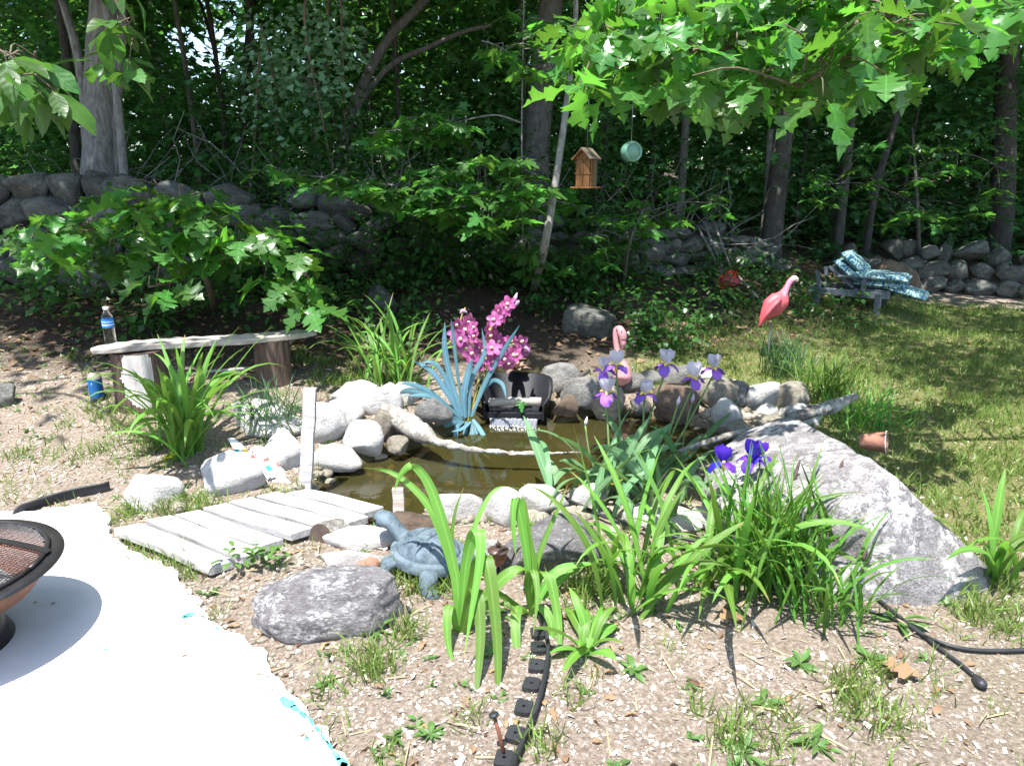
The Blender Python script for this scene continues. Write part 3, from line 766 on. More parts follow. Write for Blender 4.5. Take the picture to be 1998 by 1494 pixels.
for k in range(18):
    px = rnd.uniform(-150, 2150); d = rnd.uniform(9.5, 17); ww = rnd.uniform(8, 26)
    if 380 < px < 520: continue
    tree('tree', [(px, 380), (px+(px-999)*.05+rnd.uniform(-15, 15), 200), (px+(px-999)*.11+rnd.uniform(-20, 20), 0)], ww, d, rnd.choice([m_bark, m_greybark]), 'thin dark trunk standing deep in the shaded woods', 'thin trunks deep in the woods', top=rnd.uniform(5.5, 7.5), n=6, cr=1.15)
# unseen trees added beside the view, their crowns placed to shade bank and lawn
for x, y, z, cr, nm in [(-5.6,5.2,5.0,1.1,'left'),(6.9,5.4,5.2,.9,'right')]:
    t = root('tree', (x, y, hz(x, y)-.1), 'added unseen tree beside the clearing, crown placed for shade, '+('by the stone wall' if nm == 'left' else 'at the lawn edge'), 'tree')
    MB().sweep(smoothpath([(x, y, hz(x, y)-.1), (x+.05, y, 2), (x-.05, y+.1, 4), (x, y, z+.4)], 5), lerp_list([.2, .15, .12, .06], 16), 10, jit=.1).build('trunk', m_bark, t)
    for dx, dy, dz in ((0, 0, 0), (1.6, -.2, .4), (-.4, 1.4, .6)):
        o = link('crown', rnd.choice(CROWN), None, t); o.location = Vector((x+dx*(1 if nm == 'left' else -1), y+dy, z+dz))-t.location; o.scale = (cr*.8,)*3; o.rotation_euler = (0, 0, rnd.random()*6)
    if nm == 'right':  # extra crowns on long limbs, added out of view to dapple the lawn
        for dx, dy, dz, c2 in ((-3.9,-1.2,.3,.55),(-2.3,-.3,.5,.6),(-4.6,.3,.3,.5),(-.8,-.5,.7,.6),(-3.3,1.2,.5,.5),(-2.0,-1.6,.6,.42),(-1.0,1.3,.5,.55)):
            o = link('crown', rnd.choice(CROWN), None, t); o.location = Vector((x+dx, y+dy, z+dz))-t.location; o.scale = (c2,)*3; o.rotation_euler = (0, 0, rnd.random()*6)
            MB().sweep(smoothpath([(x, y, 3.2), (x+dx*.5, y+dy*.5, z), (x+dx, y+dy, z+dz)], 5), lerp_list([.09, .03], 11), 7, jit=.1).build('limb', m_bark, t)
# added trees at the wood's edge, crowns set above view to shade the bank
for k, (x, y, z, cr) in enumerate([(-3.4,5.3,4.6,.9),(-1.6,5.9,5.0,.95),(.2,6.2,5.0,.95),(1.0,6.8,5.2,.6),(-4.2,7.2,5.2,1.2),(-2.2,7.8,5.6,1.2),(0,8.4,5.4,1.2),(2.0,9.2,5.6,1.2),(4.6,9.0,5.4,1.1),(6.6,9.2,5.6,1.2),(-.6,10.5,6,1.1),(3,11.5,6,1.1),(7,12,6,1.1),(-5,10,6,1.1)]):
    fx, fy = x+rnd.uniform(-.2, .4), max(y+3.0, 9.6 if x < 1.2 else 11.2)
    t = root('tree', (fx, fy, hz(fx, fy)-.1), 'added slim grey trunk at the woods edge carrying a high crown set for shade', 'tree', 'added shade trees of the woodland edge')
    fx2 = fx
    MB().sweep(smoothpath([(fx, fy, hz(fx, fy)-.1), (fx+.05, fy, 2.6), (fx, fy-.4, 4.2), (x, y+.4, z)], 6), lerp_list([.04, .03, .018], 19), 8, jit=.1).build('trunk', m_bark, t)
    o = link('crown', CROWN[k % 4], None, t); o.location = Vector((x, y, z))-t.location; o.scale = (cr, cr, cr*.9); o.rotation_euler = (0, 0, k*1.3)

# ------------------------------------------------------------------ woodland foliage masses (uncountable)
def sprays(centers, rad, per, g, flat=.10):
    n = len(centers)*per
    c = np.repeat(centers, per, 0)
    tiltv = np.repeat(g.normal(size=(len(centers), 2))*.25, per, 0)
    a = g.random(n)*2*np.pi; q = np.sqrt(g.random(n))*np.repeat(rad, per)
    dx, dy = np.cos(a)*q, np.sin(a)*q
    pos = c+np.stack([dx, dy, dx*tiltv[:, 0]+dy*tiltv[:, 1]-.18*q*q+g.normal(size=n)*flat], 1)
    D = np.stack([np.cos(a)+g.normal(size=n)*.5, np.sin(a)+g.normal(size=n)*.5, -.35+g.normal(size=n)*.35], 1)
    U = np.stack([g.normal(size=n)*.35, g.normal(size=n)*.35, np.ones(n)], 1)
    return pos, D, U
def in_poly_np(poly, n, dlo, dhi):
    pl = np.array(poly, float); out = []
    while len(out) < n:
        x, y = rnd.uniform(*pl[:, 0][[pl[:, 0].argmin(), pl[:, 0].argmax()]]), rnd.uniform(*pl[:, 1][[pl[:, 1].argmin(), pl[:, 1].argmax()]])
        if sdist(pl, np.array([x]), np.array([y]))[0] > 0: out.append(tuple(P(x, y, rnd.uniform(dlo, dhi))))
    return np.array(out)
def gap(c):   # the opening in the woods where sky shows: a corridor seen over the wall at upper left
    v = c-np.array([0, 0, CAM_H]); ax = np.array(P(430, 60, 1))-np.array([0, 0, CAM_H]); ax /= np.linalg.norm(ax)
    t = v@ax; return np.linalg.norm(v-t[:, None]*ax, axis=1)/t
g = np.random.default_rng(3)
n = 2400
cx = g.uniform(-10, 12, n); cyy = g.uniform(8.0, 17, n); 
cz = H(cx, cyy)+.15+g.random(n)**1.2*3.6
cen = np.stack([cx, cyy, cz], 1); cen = cen[(gap(cen) > .055) & ((cx < 3.2) | (cyy > 10.2)) & ((cx < 1.5) | (cyy > 9.3))]
pos, D, U = sprays(cen, g.uniform(.3, .75, len(cen)), 30, g)
tag(tile('woodland_foliage', star_leaf(), pos, D, U, g.uniform(.11, .19, len(pos)), m_bgleaf), kind='stuff')
n = 2300
cx = g.uniform(-34, 34, n); cyy = g.uniform(17, 34, n); cz = H(cx, cyy)+g.random(n)*13
cen = np.stack([cx, cyy, cz], 1); gg = gap(cen); cen = cen[gg > .05]
pos, D, U = sprays(cen, g.uniform(.8, 1.8, len(cen)), 26, g, .3)
tag(tile('distant_woods', diamond_leaf(.7), pos, D, U, g.uniform(.3, .6, len(pos)), m_bgleaf), kind='stuff')
n = 190
cx = g.uniform(-16, 18, n); cyy = g.uniform(9, 17, n); cz = 6.6+cyy*.06+g.random(n)*2.4
cen = np.stack([cx, cyy, cz], 1)
pos, D, U = sprays(cen, g.uniform(.9, 1.6, len(cen)), 26, g, .25)
tag(tile('added_shade_canopy', diamond_leaf(.8), pos, D, U, g.uniform(.35, .6, len(pos)), m_bgleaf), kind='stuff')  # leaf mass added above the view to shade the woodland ground
n = 1150
cx = g.uniform(-14, 16, n); cyy = g.uniform(12, 18, n); cz = H(cx, cyy)+g.random(n)*3.4
cen = np.stack([cx, cyy, cz], 1); cen = cen[gap(cen) > .05]
pos, D, U = sprays(cen, g.uniform(.5, .9, len(cen)), 30, g, .2)
tag(tile('woodland_thicket', diamond_leaf(.7), pos, D, U, g.uniform(.16, .28, len(pos)), m_bgleaf), kind='stuff')
# low undergrowth on the bank and behind the wall
n = 900
cx = g.uniform(-5.5, 3.6, n); f = g.random(n); cyy = 5.0+np.clip(cx+1.2, 0, 3)*.7+f*2.6; cz = H(cx, cyy)+.02+g.random(n)**2*.28
cen = np.stack([cx, cyy, cz], 1); keep = (vnoise(cx, cyy, 1.2) > .38)
cen = cen[keep]
pos, D, U = sprays(cen, g.uniform(.08, .24, len(cen)), 16, g, .04)
tag(tile('bank_undergrowth', diamond_leaf(.6), pos, D, U, g.uniform(.04, .10, len(pos)), m_under), kind='stuff')
sh_c = np.array([tuple(G(x, y)+Vector((rnd.gauss(0, .12), rnd.gauss(0, .1), rnd.uniform(.05, .4)))) for x, y in [(1110,590),(1090,570),(1130,560),(1150,590),(1375,645),(1260,680),(1300,690),(1340,680),(1240,650),(1060,600),(300,640),(360,630),(430,640),(600,650),(660,560),(40,620),(120,640)] for k in range(7)])
pos, D, U = sprays(sh_c, g.uniform(.08, .2, len(sh_c)), 22, g, .06)
tag(tile('bank_shrubbery', diamond_leaf(.65), pos, D, U, g.uniform(.04, .085, len(pos)), m_under), kind='stuff')
n = 800   # ivy like tangle above the wall
cx = g.uniform(-5.5, 3.2, n); cyy = 5.9+np.clip(cx+2.2, 0, 5)*.45+g.random(n)**.8*2.2; cz = H(cx, cyy)+g.random(n)**1.4*np.where(cyy > 6.4+np.clip(cx+2.2, 0, 5)*.45, 1.1, .35)
cen = np.stack([cx, cyy, cz], 1)
cen = cen[(vnoise(cen[:, 0], cen[:, 1], 1.1) > .33+.25*(cen[:, 0] > 1.2)) & (cen[:, 0] < 2.6) & (cen[:, 0] > -3.5)]
wx = g.uniform(-3.2, 1.3, 420); wy = np.interp(wx, [-6.5, -3.4, -2.2, -.6, .6, 1.7], [5.9, 6.1, 6.45, 7.05, 7.5, 8.0])-g.uniform(.15, .5, 420)
wc = np.stack([wx, wy, H(wx, wy)+g.random(420)**1.2*.85], 1); wc = wc[vnoise(wx, wc[:, 2]*1.5+wx*.2, 1.6) > .54]
cen = np.concatenate([cen, wc])
pos, D, U = sprays(cen, g.uniform(.15, .4, len(cen)), 26, g, .12)
tag(tile('wall_creeper_foliage', diamond_leaf(.7), pos, D, U, g.uniform(.04, .09, len(pos)), m_under), kind='stuff')
vc = in_poly_np([(460,90),(520,20),(640,0),(680,60),(650,160),(620,250),(560,260),(500,230),(470,160)], 80, 6.9, 7.9)
vr = root('climbing_vine', (vc[:, 0].mean(), vc[:, 1].mean(), hz(vc[:, 0].mean(), vc[:, 1].mean())), 'pale vine, leaves coloured as if sunlit, over saplings between the sky gap and forked sapling', 'vine')
mb = MB()
for k in range(7):
    c = Vector(vc[k*8]); q = Vector((c.x+rnd.gauss(0, .2), c.y+.1, 0)); q.z = hz(q.x, q.y)
    mb.sweep(smoothpath([q, q.lerp(c, .5)+Vector((rnd.gauss(0, .1), 0, 0)), c, c+Vector((rnd.gauss(0, .1), 0, .5))], 5), .012, 5, jit=.2)
mb.build('stem', m_twig, vr)
pos, D, U = sprays(vc, g.uniform(.15, .32, len(vc)), 15, g, .12)
tile('foliage', diamond_leaf(.75), pos, D, U+np.array([-.3, -.8, 0]), g.uniform(.06, .11, len(pos)), m_vine, vr)
mb = MB()
for k in range(150):   # dead twigs
    x = rnd.uniform(-4.5, 3.5); y = 6.8+max(0, x+2.2)*.45+rnd.random()*1.6; z = hz(x, y)
    p = Vector((x, y, z)); dv = Vector((rnd.gauss(0, 1), rnd.gauss(0, .5), rnd.uniform(.3, 1.6))).normalized(); pts = [p]
    for j in range(4): dv = (dv+Vector((rnd.gauss(0, .3), rnd.gauss(0, .3), rnd.gauss(-.05, .2)))).normalized(); p = p+dv*rnd.uniform(.15, .35); pts.append(p)
    mb.sweep(pts, lerp_list([.011, .003], 5), 4)
tag(mb.build('dead_brush_twigs', m_palebark), kind='stuff')
# ------------------------------------------------------------------ leafy boughs built leaf by leaf
def bough(name, label, cat, trunk, limb, clusters, meshes, mat, size, per, droop=.5, group=None, bark=m_twig, tr=.12, spread=1.0):
    base = Vector(trunk[0]); t = root(name, base, label, cat, group)
    mb = MB(); tp = smoothpath(trunk, 5); mb.sweep(tp, lerp_list([tr, tr*.4], len(tp)), 10, jit=.1); mb.build('trunk', bark, t)
    mb = MB(); lp = []
    for l in limb:
        q = smoothpath(l, 8); lp += q[2:]; mb.sweep(q, lerp_list([.022*tr/.12, .006], len(q)), 6, jit=.1)
    for c in clusters:
        nb = min(lp, key=lambda q: (q-c).length)
        mid = nb.lerp(c, .5)+Vector((rnd.gauss(0, .03), rnd.gauss(0, .03), .05))
        mb.sweep(smoothpath([nb, mid, c], 3), lerp_list([.0055, .002], 7), 4)
    mb.build('branch', bark, t)
    todo = []
    for c in clusters:
        a0 = rnd.random()*6.28; k = rnd.randint(per-1, per+1)
        for i in range(k):
            a = a0+i*6.28/k+rnd.gauss(0, .3); el = -droop*rnd.uniform(-.2, 1.2)
            dd = dirv(a, el); s = size*rnd.uniform(.65, 1.15)
            todo.append((c+dd*size*.12*spread, dd, s, rnd.gauss(0, .35)))
    todo.sort(key=lambda q: (q[0]-cam_o.location).length)
    for q in todo[:300]: put_leaf(meshes, mat, t, *q)
    if len(todo) > 300:   # the farthest leaves of the bough joined
        Vs, Ts, off = [], [], 0
        for q in todo[300:]:
            me = rnd.choice(meshes); co = np.array([v.co[:] for v in me.vertices]); m4 = np.array(leaf_mtx(*q))
            Vs.append(co@m4[:3, :3].T+m4[:3, 3]); Ts.append(np.array([p.vertices[:] for p in me.polygons])+off); off += len(co)
        tag(link('leaves', mesh_np('leaves', np.concatenate(Vs), np.concatenate(Ts)), m_mass, t), kind='stuff')
    return t
def in_poly(poly, n, dlo, dhi, mind=0):
    out = []; pl = np.array(poly, float); lo, hi = pl.min(0), pl.max(0)
    tries = 0
    while len(out) < n and tries < 20000:
        tries += 1
        x, y = rnd.uniform(lo[0], hi[0]), rnd.uniform(lo[1], hi[1])
        if sdist(pl, np.array([x]), np.array([y]))[0] <= 0: continue
        p = P(x, y, rnd.uniform(dlo, dhi))
        if mind and any((p-q).length < mind for q in out): continue
        out.append(p)
    return out
cl = in_poly([(1060,100),(1180,-60),(2050,-120),(2030,40),(1880,60),(1800,110),(1720,150),(1660,200),(1500,195),(1400,170),(1300,160),(1200,180),(1120,170)], 165, 2.5, 3.6, .06)
bough('oak_tree', 'oak whose bright sunlit low bough reaches in across the upper right', 'tree', [(3.7,3.3,-.1),(3.7,3.3,1.2),(3.75,3.35,2.4),(3.7,3.4,3.6)],
      [[(3.7,3.33,2.3), P(2000,-40,3.0), P(1700,40,2.9), P(1450,90,2.9), P(1180,110,3.0)], [P(1850,0,2.95), P(1650,110,2.75), P(1560,170,2.7)], [P(1500,85,2.9), P(1300,20,3.2), P(1150,-30,3.3)]],
      cl, OAKS, m_oak, .178, 5, .8)
cl = in_poly([(-20,110),(60,90),(120,170),(140,220),(60,230),(-30,200)], 12, 2.6, 3.1, .08)+in_poly([(200,-30),(330,-30),(310,20),(280,150),(230,170),(170,140)], 7, 3.4, 4, .1)
bough('hickory_tree', 'hickory bough with yellow spotted oval leaves hanging in at the upper left corner', 'tree', [(-4.6,3.6,0),(-4.6,3.6,1.5),(-4.5,3.6,3.2)],
      [[(-4.6,3.6,1.7), P(-350,20,3.3), P(-150,40,2.9), P(20,110,2.9), P(110,180,2.9)], [(-4.55,3.6,2.5), P(-50,-120,3.4), P(180,-40,3.6), P(260,60,3.7)]], cl, OVALS, m_hick, .185, 5, .9, tr=.06)
cl = in_poly([(40,440),(200,380),(330,330),(420,380),(400,430),(500,430),(600,470),(620,560),(560,580),(480,520),(330,510),(280,540),(210,510),(60,520)], 52, 4.4, 5.2, .13)
cl += [P(470,468,4.5), P(505,470,4.5), P(405,470,4.6), P(290,545,4.5), P(330,560,4.5), P(560,560,4.5), P(600,590,4.45)]
bt = G(420, 610)
bough('oak_sapling', 'young oak sapling with broad lobed leaves on the bank behind the bench', 'tree', [bt, P(400,540,4.9), P(360,460,5.0), P(350,360,5.0)],
      [[P(400,540,4.9), P(300,480,4.9), P(180,450,4.9), P(60,470,4.9)], [P(400,540,4.9), P(480,490,4.8), P(600,540,4.6)], [P(370,480,5), P(330,400,5.1), P(300,350,5.1)], [P(400,540,4.9), P(290,560,4.5)]], cl, OAKS, m_oak, .23, 5, .5, tr=.022)
# maple saplings with flat layered sprays
cl = in_poly([(500,330),(640,330),(760,350),(900,310),(1010,300),(1080,380),(1060,440),(960,450),(880,440),(760,400),(640,370)], 105, 5.2, 6.0, .10)
cl += in_poly([(690,270),(760,235),(880,215),(930,230),(900,270),(760,290)], 28, 5.4, 6.0, .10)
cl += in_poly([(930,60),(1000,20),(1130,60),(1110,160),(980,150)], 20, 5.2, 6.0, .12)+in_poly([(990,440),(1060,430),(1100,540),(1060,560),(990,500)], 10, 5.9, 6.3, .08)+in_poly([(1040,300),(1110,280),(1130,420),(1050,430)], 9, 6.0, 6.4, .08)
bt = G(1040, 570)
bough('maple_sapling', 'two stemmed maple sapling with flat layered leaves behind the orchids', 'tree', [bt, P(1062,480,5.8), P(1080,380,5.8), P(1102,230,5.8), P(1120,80,5.8), P(1124,0,5.8), P(1128,-300,5.6)],
      [[bt+Vector((-.08,0,0)), P(1020,450,5.9), P(1018,250,5.9), P(1022,0,5.9), P(1022,-200,5.9)], [P(1070,420,5.8), P(950,380,5.8), P(800,365,5.8), P(620,345,5.8), P(520,335,5.8)], [P(1018,240,5.9), P(960,225,5.9), P(860,245,5.9), P(720,260,5.9)], [P(1020,120,5.9), P(970,90,5.7), P(940,80,5.7)], [P(1080,150,5.8), P(1060,100,5.6)]],
      cl, MAPLES, m_maple, .195, 4, .4, bark=m_palebark, tr=.038)
cl = in_poly([(1130,420),(1230,380),(1330,350),(1430,390),(1440,430),(1340,430),(1260,460),(1200,520),(1140,500)], 30, 6.2, 7.0, .13)
bt = G(1215, 560)
bough('maple_sapling', 'small maple sapling with pale green leaves right of the birdhouse', 'tree', [bt, P(1230,470,6.6), P(1260,400,6.6)],
      [[P(1230,470,6.6), P(1180,450,6.6), P(1150,470,6.4)], [P(1250,420,6.6), P(1330,395,6.6), P(1420,400,6.6)]], cl, MAPLES, m_maple, .17, 4, .4, bark=m_greybark, tr=.018)
cl = in_poly([(1600,330),(1700,280),(1850,250),(1980,300),(1980,440),(1850,440),(1750,460),(1650,430),(1570,380)], 48, 8.0, 9.5, .2)
bt = P(1800, 520, 9.6); bt.z = hz(bt.x, bt.y)
bough('maple_sapling', 'dark leafy maple sapling above the low fieldstone wall', 'tree', [bt, P(1790,400,9), P(1780,250,9)],
      [[P(1790,400,9), P(1700,360,8.8), P(1600,360,8.6)], [P(1785,330,9), P(1880,300,8.8), P(1980,340,8.8)]], cl, MAPLES, m_maple, .19, 5, .4, bark=m_greybark, tr=.03)

# ------------------------------------------------------------------ strap leaved plants
def strap_VF(path, w, fold=.3, side=None, twist=(0, 0), taper=.35, base=.55, face=False):
    path = [Vector(p) for p in path]; n = len(path); V = []; F = []
    ch = path[-1]-path[0]
    if side is None:
        h = Vector((ch.x, ch.y, 0))
        if h.length < .02: h = Vector((1, .3, 0))
        side = Vector((-h.y, h.x, 0)).normalized()
    for i, p in enumerate(path):
        t = i/(n-1); tg = (path[min(i+1, n-1)]-path[max(i-1, 0)]).normalized()
        s = side-tg*side.dot(tg) if not face else tg.cross(p-cam_o.location)
        if s.length < .05: s = Vector((0, 0, 1)).cross(tg)
        s.normalize(); nm = s.cross(tg)
        a = twist[0]+(twist[1]-twist[0])*t
        s2 = s*math.cos(a)+nm*math.sin(a); n2 = nm*math.cos(a)-s*math.sin(a)
        ww = w*.5*min(1, base+t*3*(1-base))*(1 if t < 1-taper else max(.03, (1-((t-1+taper)/taper)**1.5)**.9))
        V += [tuple(p-s2*ww+n2*ww*fold), tuple(p), tuple(p+s2*ww+n2*ww*fold)]
        if i: k = 3*(i-1); F += [(k, k+1, k+4, k+3), (k+1, k+2, k+5, k+4)]
    return V, F
def strap_me(name, V, F):
    me = mesh_py(name, V, F); uv = me.uv_layers.new(name='UVMap')
    vi = np.empty(len(me.loops), np.int32); me.loops.foreach_get('vertex_index', vi)
    uv.data.foreach_set('uv', np.stack([(vi % 3)/2, (vi//3)/max(1, len(V)//3-1)], 1).astype(np.float32).ravel()); return me
def strap(name, path, w, mat, parent, **k):
    return link(name, strap_me(name, *strap_VF(path, w, **k)), mat, parent)
def arch(base, az, L, el0, bend, n=12, wob=.0):
    p = Vector(base); out = [p.copy()]; a = az
    for i in range(n):
        t = (i+.5)/n; el = el0-bend*t**1.7; a += rnd.gauss(0, wob)
        p = p+dirv(a, el)*L/n; out.append(p.copy())
    return out
def clump(name, label, cat, base, n, L, w, mat, el=(1.0, 1.5), bend=(.8, 2.2), foot=.06, group=None, joined=False, azr=(0, 6.283), twist=.5, extra=None, folds=.35):
    t = root(name, base, label, cat, group); mb = MB()
    for k in range(n):
        az = rnd.uniform(*azr); b = base+Vector((rnd.gauss(0, foot), rnd.gauss(0, foot), 0)); b.z = min(base.z, hz(b.x, b.y)) if base.z > -.03 else base.z
        p = arch(b, az, L*rnd.uniform(.6, 1.1), rnd.uniform(*el), rnd.uniform(*bend), 7 if joined else 11, .05)
        V, F = strap_VF(p, w*rnd.uniform(.75, 1.15), folds, twist=(rnd.gauss(0, .2), rnd.gauss(0, twist)))
        if joined: mb.add(V, F)
        else: link('leaf', strap_me('leaf', V, F), mat, t)
    if joined: tag(mb.build('blades', mat, t), kind='stuff')
    return t
clump('daylily', 'large daylily clump with arching leaves in front of the left bench stump', 'daylily', G(360, 885), 56, .74, .027, m_lily, el=(1.05, 1.5), bend=(.4, 2.5))
clump('daylily', 'daylily clump standing behind the left pond stones beside the blue strap leaves', 'daylily', G(768, 752), 56, .62, .021, m_lily, el=(1.1, 1.52), bend=(.3, 2.2), foot=.09)
dl = clump('daylily', 'daylily clump among pale slabs, right of the bronze solar lamp', 'daylily', G(1235, 1175), 32, .58, .026, m_lily, el=(.9, 1.5), bend=(.5, 2.4), foot=.07)
clump('daylily', 'daylily clump with pale striped leaves directly in front of the teal ball', 'daylily', G(1418, 1150), 36, .60, .025, m_lily, el=(.9, 1.5), bend=(.4, 2.3), foot=.08)
clump('daylily', 'sparse daylily at the right edge beside the huge sloping boulder', 'daylily', G(1935, 1135), 13, .46, .03, m_lily, el=(1.0, 1.5), bend=(.6, 2.3), foot=.03)
clump('daylily', 'small daylily with broad floppy leaves just right of the lower edging strip', 'daylily', G(1150, 1270), 13, .25, .036, m_lily, el=(.5, 1.3), bend=(.8, 1.8), foot=.02)
# the tall clump in the very front, leaf by leaf
hb = G(897, 1225); hero = root('daylily', hb, 'tall daylily with long hanging leaves in front of the turtle', 'daylily')
for pts, d0, d1, ww in [
  ([(897,1225),(890,1120),(862,1010),(836,940),(806,908),(782,925),(768,962)], 2.45, 2.5, .040),
  ([(893,1225),(885,1120),(850,1010),(810,955),(760,920),(698,911)], 2.45, 2.55, .030),
  ([(899,1225),(905,1110),(922,1040),(945,985),(968,955),(995,950),(1060,965)], 2.45, 2.6, .018),
  ([(899,1230),(908,1110),(922,1050),(934,1034),(936,1090),(920,1190),(905,1280)], 2.42, 2.2, .042),
  ([(903,1230),(925,1130),(942,1083),(956,1130),(968,1240),(971,1330),(969,1388)], 2.4, 2.12, .048),
  ([(900,1240),(918,1170),(930,1150),(937,1230),(932,1320),(924,1392)], 2.4, 2.1, .040),
  ([(890,1235),(900,1160),(890,1110),(880,1070),(888,1000),(905,950)], 2.45, 2.55, .022),
  ([(893,1235),(880,1180),(872,1200),(875,1260),(890,1310)], 2.4, 2.25, .034),
  ([(905,1235),(960,1150),(1000,1115),(1030,1112),(1050,1122)], 2.42, 2.45, .040),
  ([(890,1240),(850,1270),(830,1310),(805,1332)], 2.38, 2.25, .028),
  ([(900,1235),(930,1190),(980,1175),(1010,1200)], 2.4, 2.35, .034)]:
    q = smoothpath([P(x, y, d0+(d1-d0)*i/(len(pts)-1)) for i, (x, y) in enumerate(pts)], 4)
    strap('leaf', q, ww, m_lily, hero, side=Vector((1, -.25, 0)).normalized(), twist=(0, rnd.gauss(0, .25)), taper=.62)
hb = G(1035, 1185); hero2 = root('daylily', hb, 'daylily with upright folded leaves beside the top of the lower edging strip', 'daylily')
for pts, d0, d1, ww in [
  ([(1035,1185),(1030,1100),(1018,1020),(1006,972),(1000,1000),(1003,1055),(1007,1085)], 2.55, 2.5, .034),
  ([(1036,1185),(1040,1110),(1030,1050),(1022,985),(1018,968)], 2.55, 2.55, .036),
  ([(1038,1185),(1048,1100),(1066,1045),(1090,990),(1108,945)], 2.55, 2.6, .020),
  ([(1040,1185),(1052,1125),(1070,1120),(1086,1190),(1092,1250),(1090,1302)], 2.52, 2.3, .036),
  ([(1036,1190),(1030,1140),(1040,1110),(1048,1160),(1040,1240)], 2.5, 2.3, .03),
  ([(1030,1195),(1012,1180),(1005,1210),(1008,1280),(1000,1335)], 2.5, 2.25, .038),
  ([(1040,1190),(1080,1120),(1130,1102),(1180,1100)], 2.55, 2.6, .034),
  ([(1040,1195),(1100,1125),(1150,1100),(1210,1105)], 2.55, 2.7, .030),
  ([(1034,1200),(1050,1180),(1075,1215),(1070,1290),(1040,1320)], 2.48, 2.3, .03),
  ([(1030,1195),(980,1160),(955,1150),(930,1165)], 2.5, 2.5, .03)]:
    q = smoothpath([P(x, y, d0+(d1-d0)*i/(len(pts)-1)) for i, (x, y) in enumerate(pts)], 4)
    strap('leaf', q, ww, m_lily, hero2, side=Vector((1, -.25, 0)).normalized(), twist=(0, rnd.gauss(0, .3)), taper=.62)
clump('siberian_iris', 'dense siberian iris clump with thin upright leaves against the huge boulder', 'iris', G(1530, 1165), 150, .52, .0135, m_sib, el=(1.1, 1.52), bend=(.1, 1.5), foot=.10)
clump('siberian_iris', 'small siberian iris tuft at the foot of the huge boulder', 'iris', G(1610, 1210), 30, .32, .013, m_sib, el=(1.0, 1.5), bend=(.3, 1.6), foot=.05)
clump('grass_tuft', 'dark blue green grass tuft growing behind the pale slab near the tall post', 'grass tuft', G(530, 838), 210, .34, .006, m_tuft, el=(.6, 1.5), bend=(.2, 1.3), foot=.06, joined=True)
clump('grass_tuft', 'dark grass tuft under the standing flamingo', 'grass tuft', G(1535, 735), 110, .36, .009, m_tuft, el=(1.0, 1.5), bend=(.1, 1.2), foot=.10, joined=True)
clump('grass_tuft', 'bright grass tuft behind the right pond stones', 'grass tuft', G(1610, 778), 130, .36, .010, m_lily, el=(.9, 1.5), bend=(.2, 1.5), foot=.09, joined=True)
clump('grass_tuft', 'grass tuft behind the short lichened log at the big boulder', 'grass tuft', G(1690, 835), 100, .32, .009, m_lily, el=(.8, 1.5), bend=(.2, 1.5), foot=.10, joined=True)

# ------------------------------------------------------------------ bearded irises
def petal_VF(L, w, curve, cup=.2, n=8, m=4, ruffle=.12, ph=0):
    V = []; F = []; y = z = 0; a = curve[0]
    for i in range(n+1):
        t = i/n; ww = w*.5*(math.sin(math.pi*min(1, .08+t*.86))**.8)*(1-.25*(1-t)) 
        for j in range(m+1):
            s = j/m*2-1
            V.append((s*ww, y, z+cup*abs(s)**2*ww+ruffle*ww*math.sin(5*s+9*t+ph)*abs(s)))
        a = curve[0]+(curve[1]-curve[0])*t; y += math.cos(a)*L/n; z += math.sin(a)*L/n
    for i in range(n):
        for j in range(m): k = i*(m+1)+j; F.append((k, k+1, k+m+2, k+m+1))
    return V, F
stand_me = [mesh_py('petal', *petal_VF(.074, .075, (.85, 1.75), .55, ruffle=.22, ph=k)) for k in range(2)]
fall_me = [mesh_py('petal', *petal_VF(.082, .058, (.30, -1.65), -.35, ruffle=.2, ph=k)) for k in range(2)]
def iris_flower(parent, p, s, mst, mfl, tilt=0, beard=True, open_=1.0):
    mb = MB(); mb.sweep([p-Vector((0, 0, .035*s)), p, p+Vector((0, 0, .012*s))], [.006*s, .010*s, .006*s], 6)
    a0 = rnd.random()*2.1
    for k in range(3):
        a = a0+k*2.094
        if beard: mb.sweep([p+dirv(a, .4)*.008*s, p+dirv(a, .5)*.024*s, p+dirv(a, .1)*.038*s], [.005*s, .0075*s, .004*s], 6)
    f = mb.build('flower', m_beard, parent)
    for k in range(3):
        for me_, mm, off, sc in ((fall_me, mfl, 0, 1), (stand_me, mst, 1.047, .95)):
            a = a0+k*2.094+off+rnd.gauss(0, .12)
            mt = Matrix.Translation(p) @ Matrix.Rotation(tilt, 4, 'X') @ Matrix.Rotation(a-math.pi/2, 4, 'Z') @ Matrix.Scale(s*sc*rnd.uniform(.9, 1.1), 4)
            me2 = rnd.choice(me_)
            if not me2.materials: me2.materials.append(mm)
            o = link('petal', me2, None, f); o.matrix_local = mt
            o.material_slots[0].link = 'OBJECT'; o.material_slots[0].material = mm
    return f
ib = G(1225, 965); ib.z = hz(ib.x, ib.y)+.0
bi = clump('bearded_iris', 'bearded iris with broad blue green leaves and lilac and white flowers by the pond', 'iris', ib, 58, .46, .042, m_iris, el=(.7, 1.5), bend=(.2, 2.0), foot=.17, folds=.12, twist=.9)
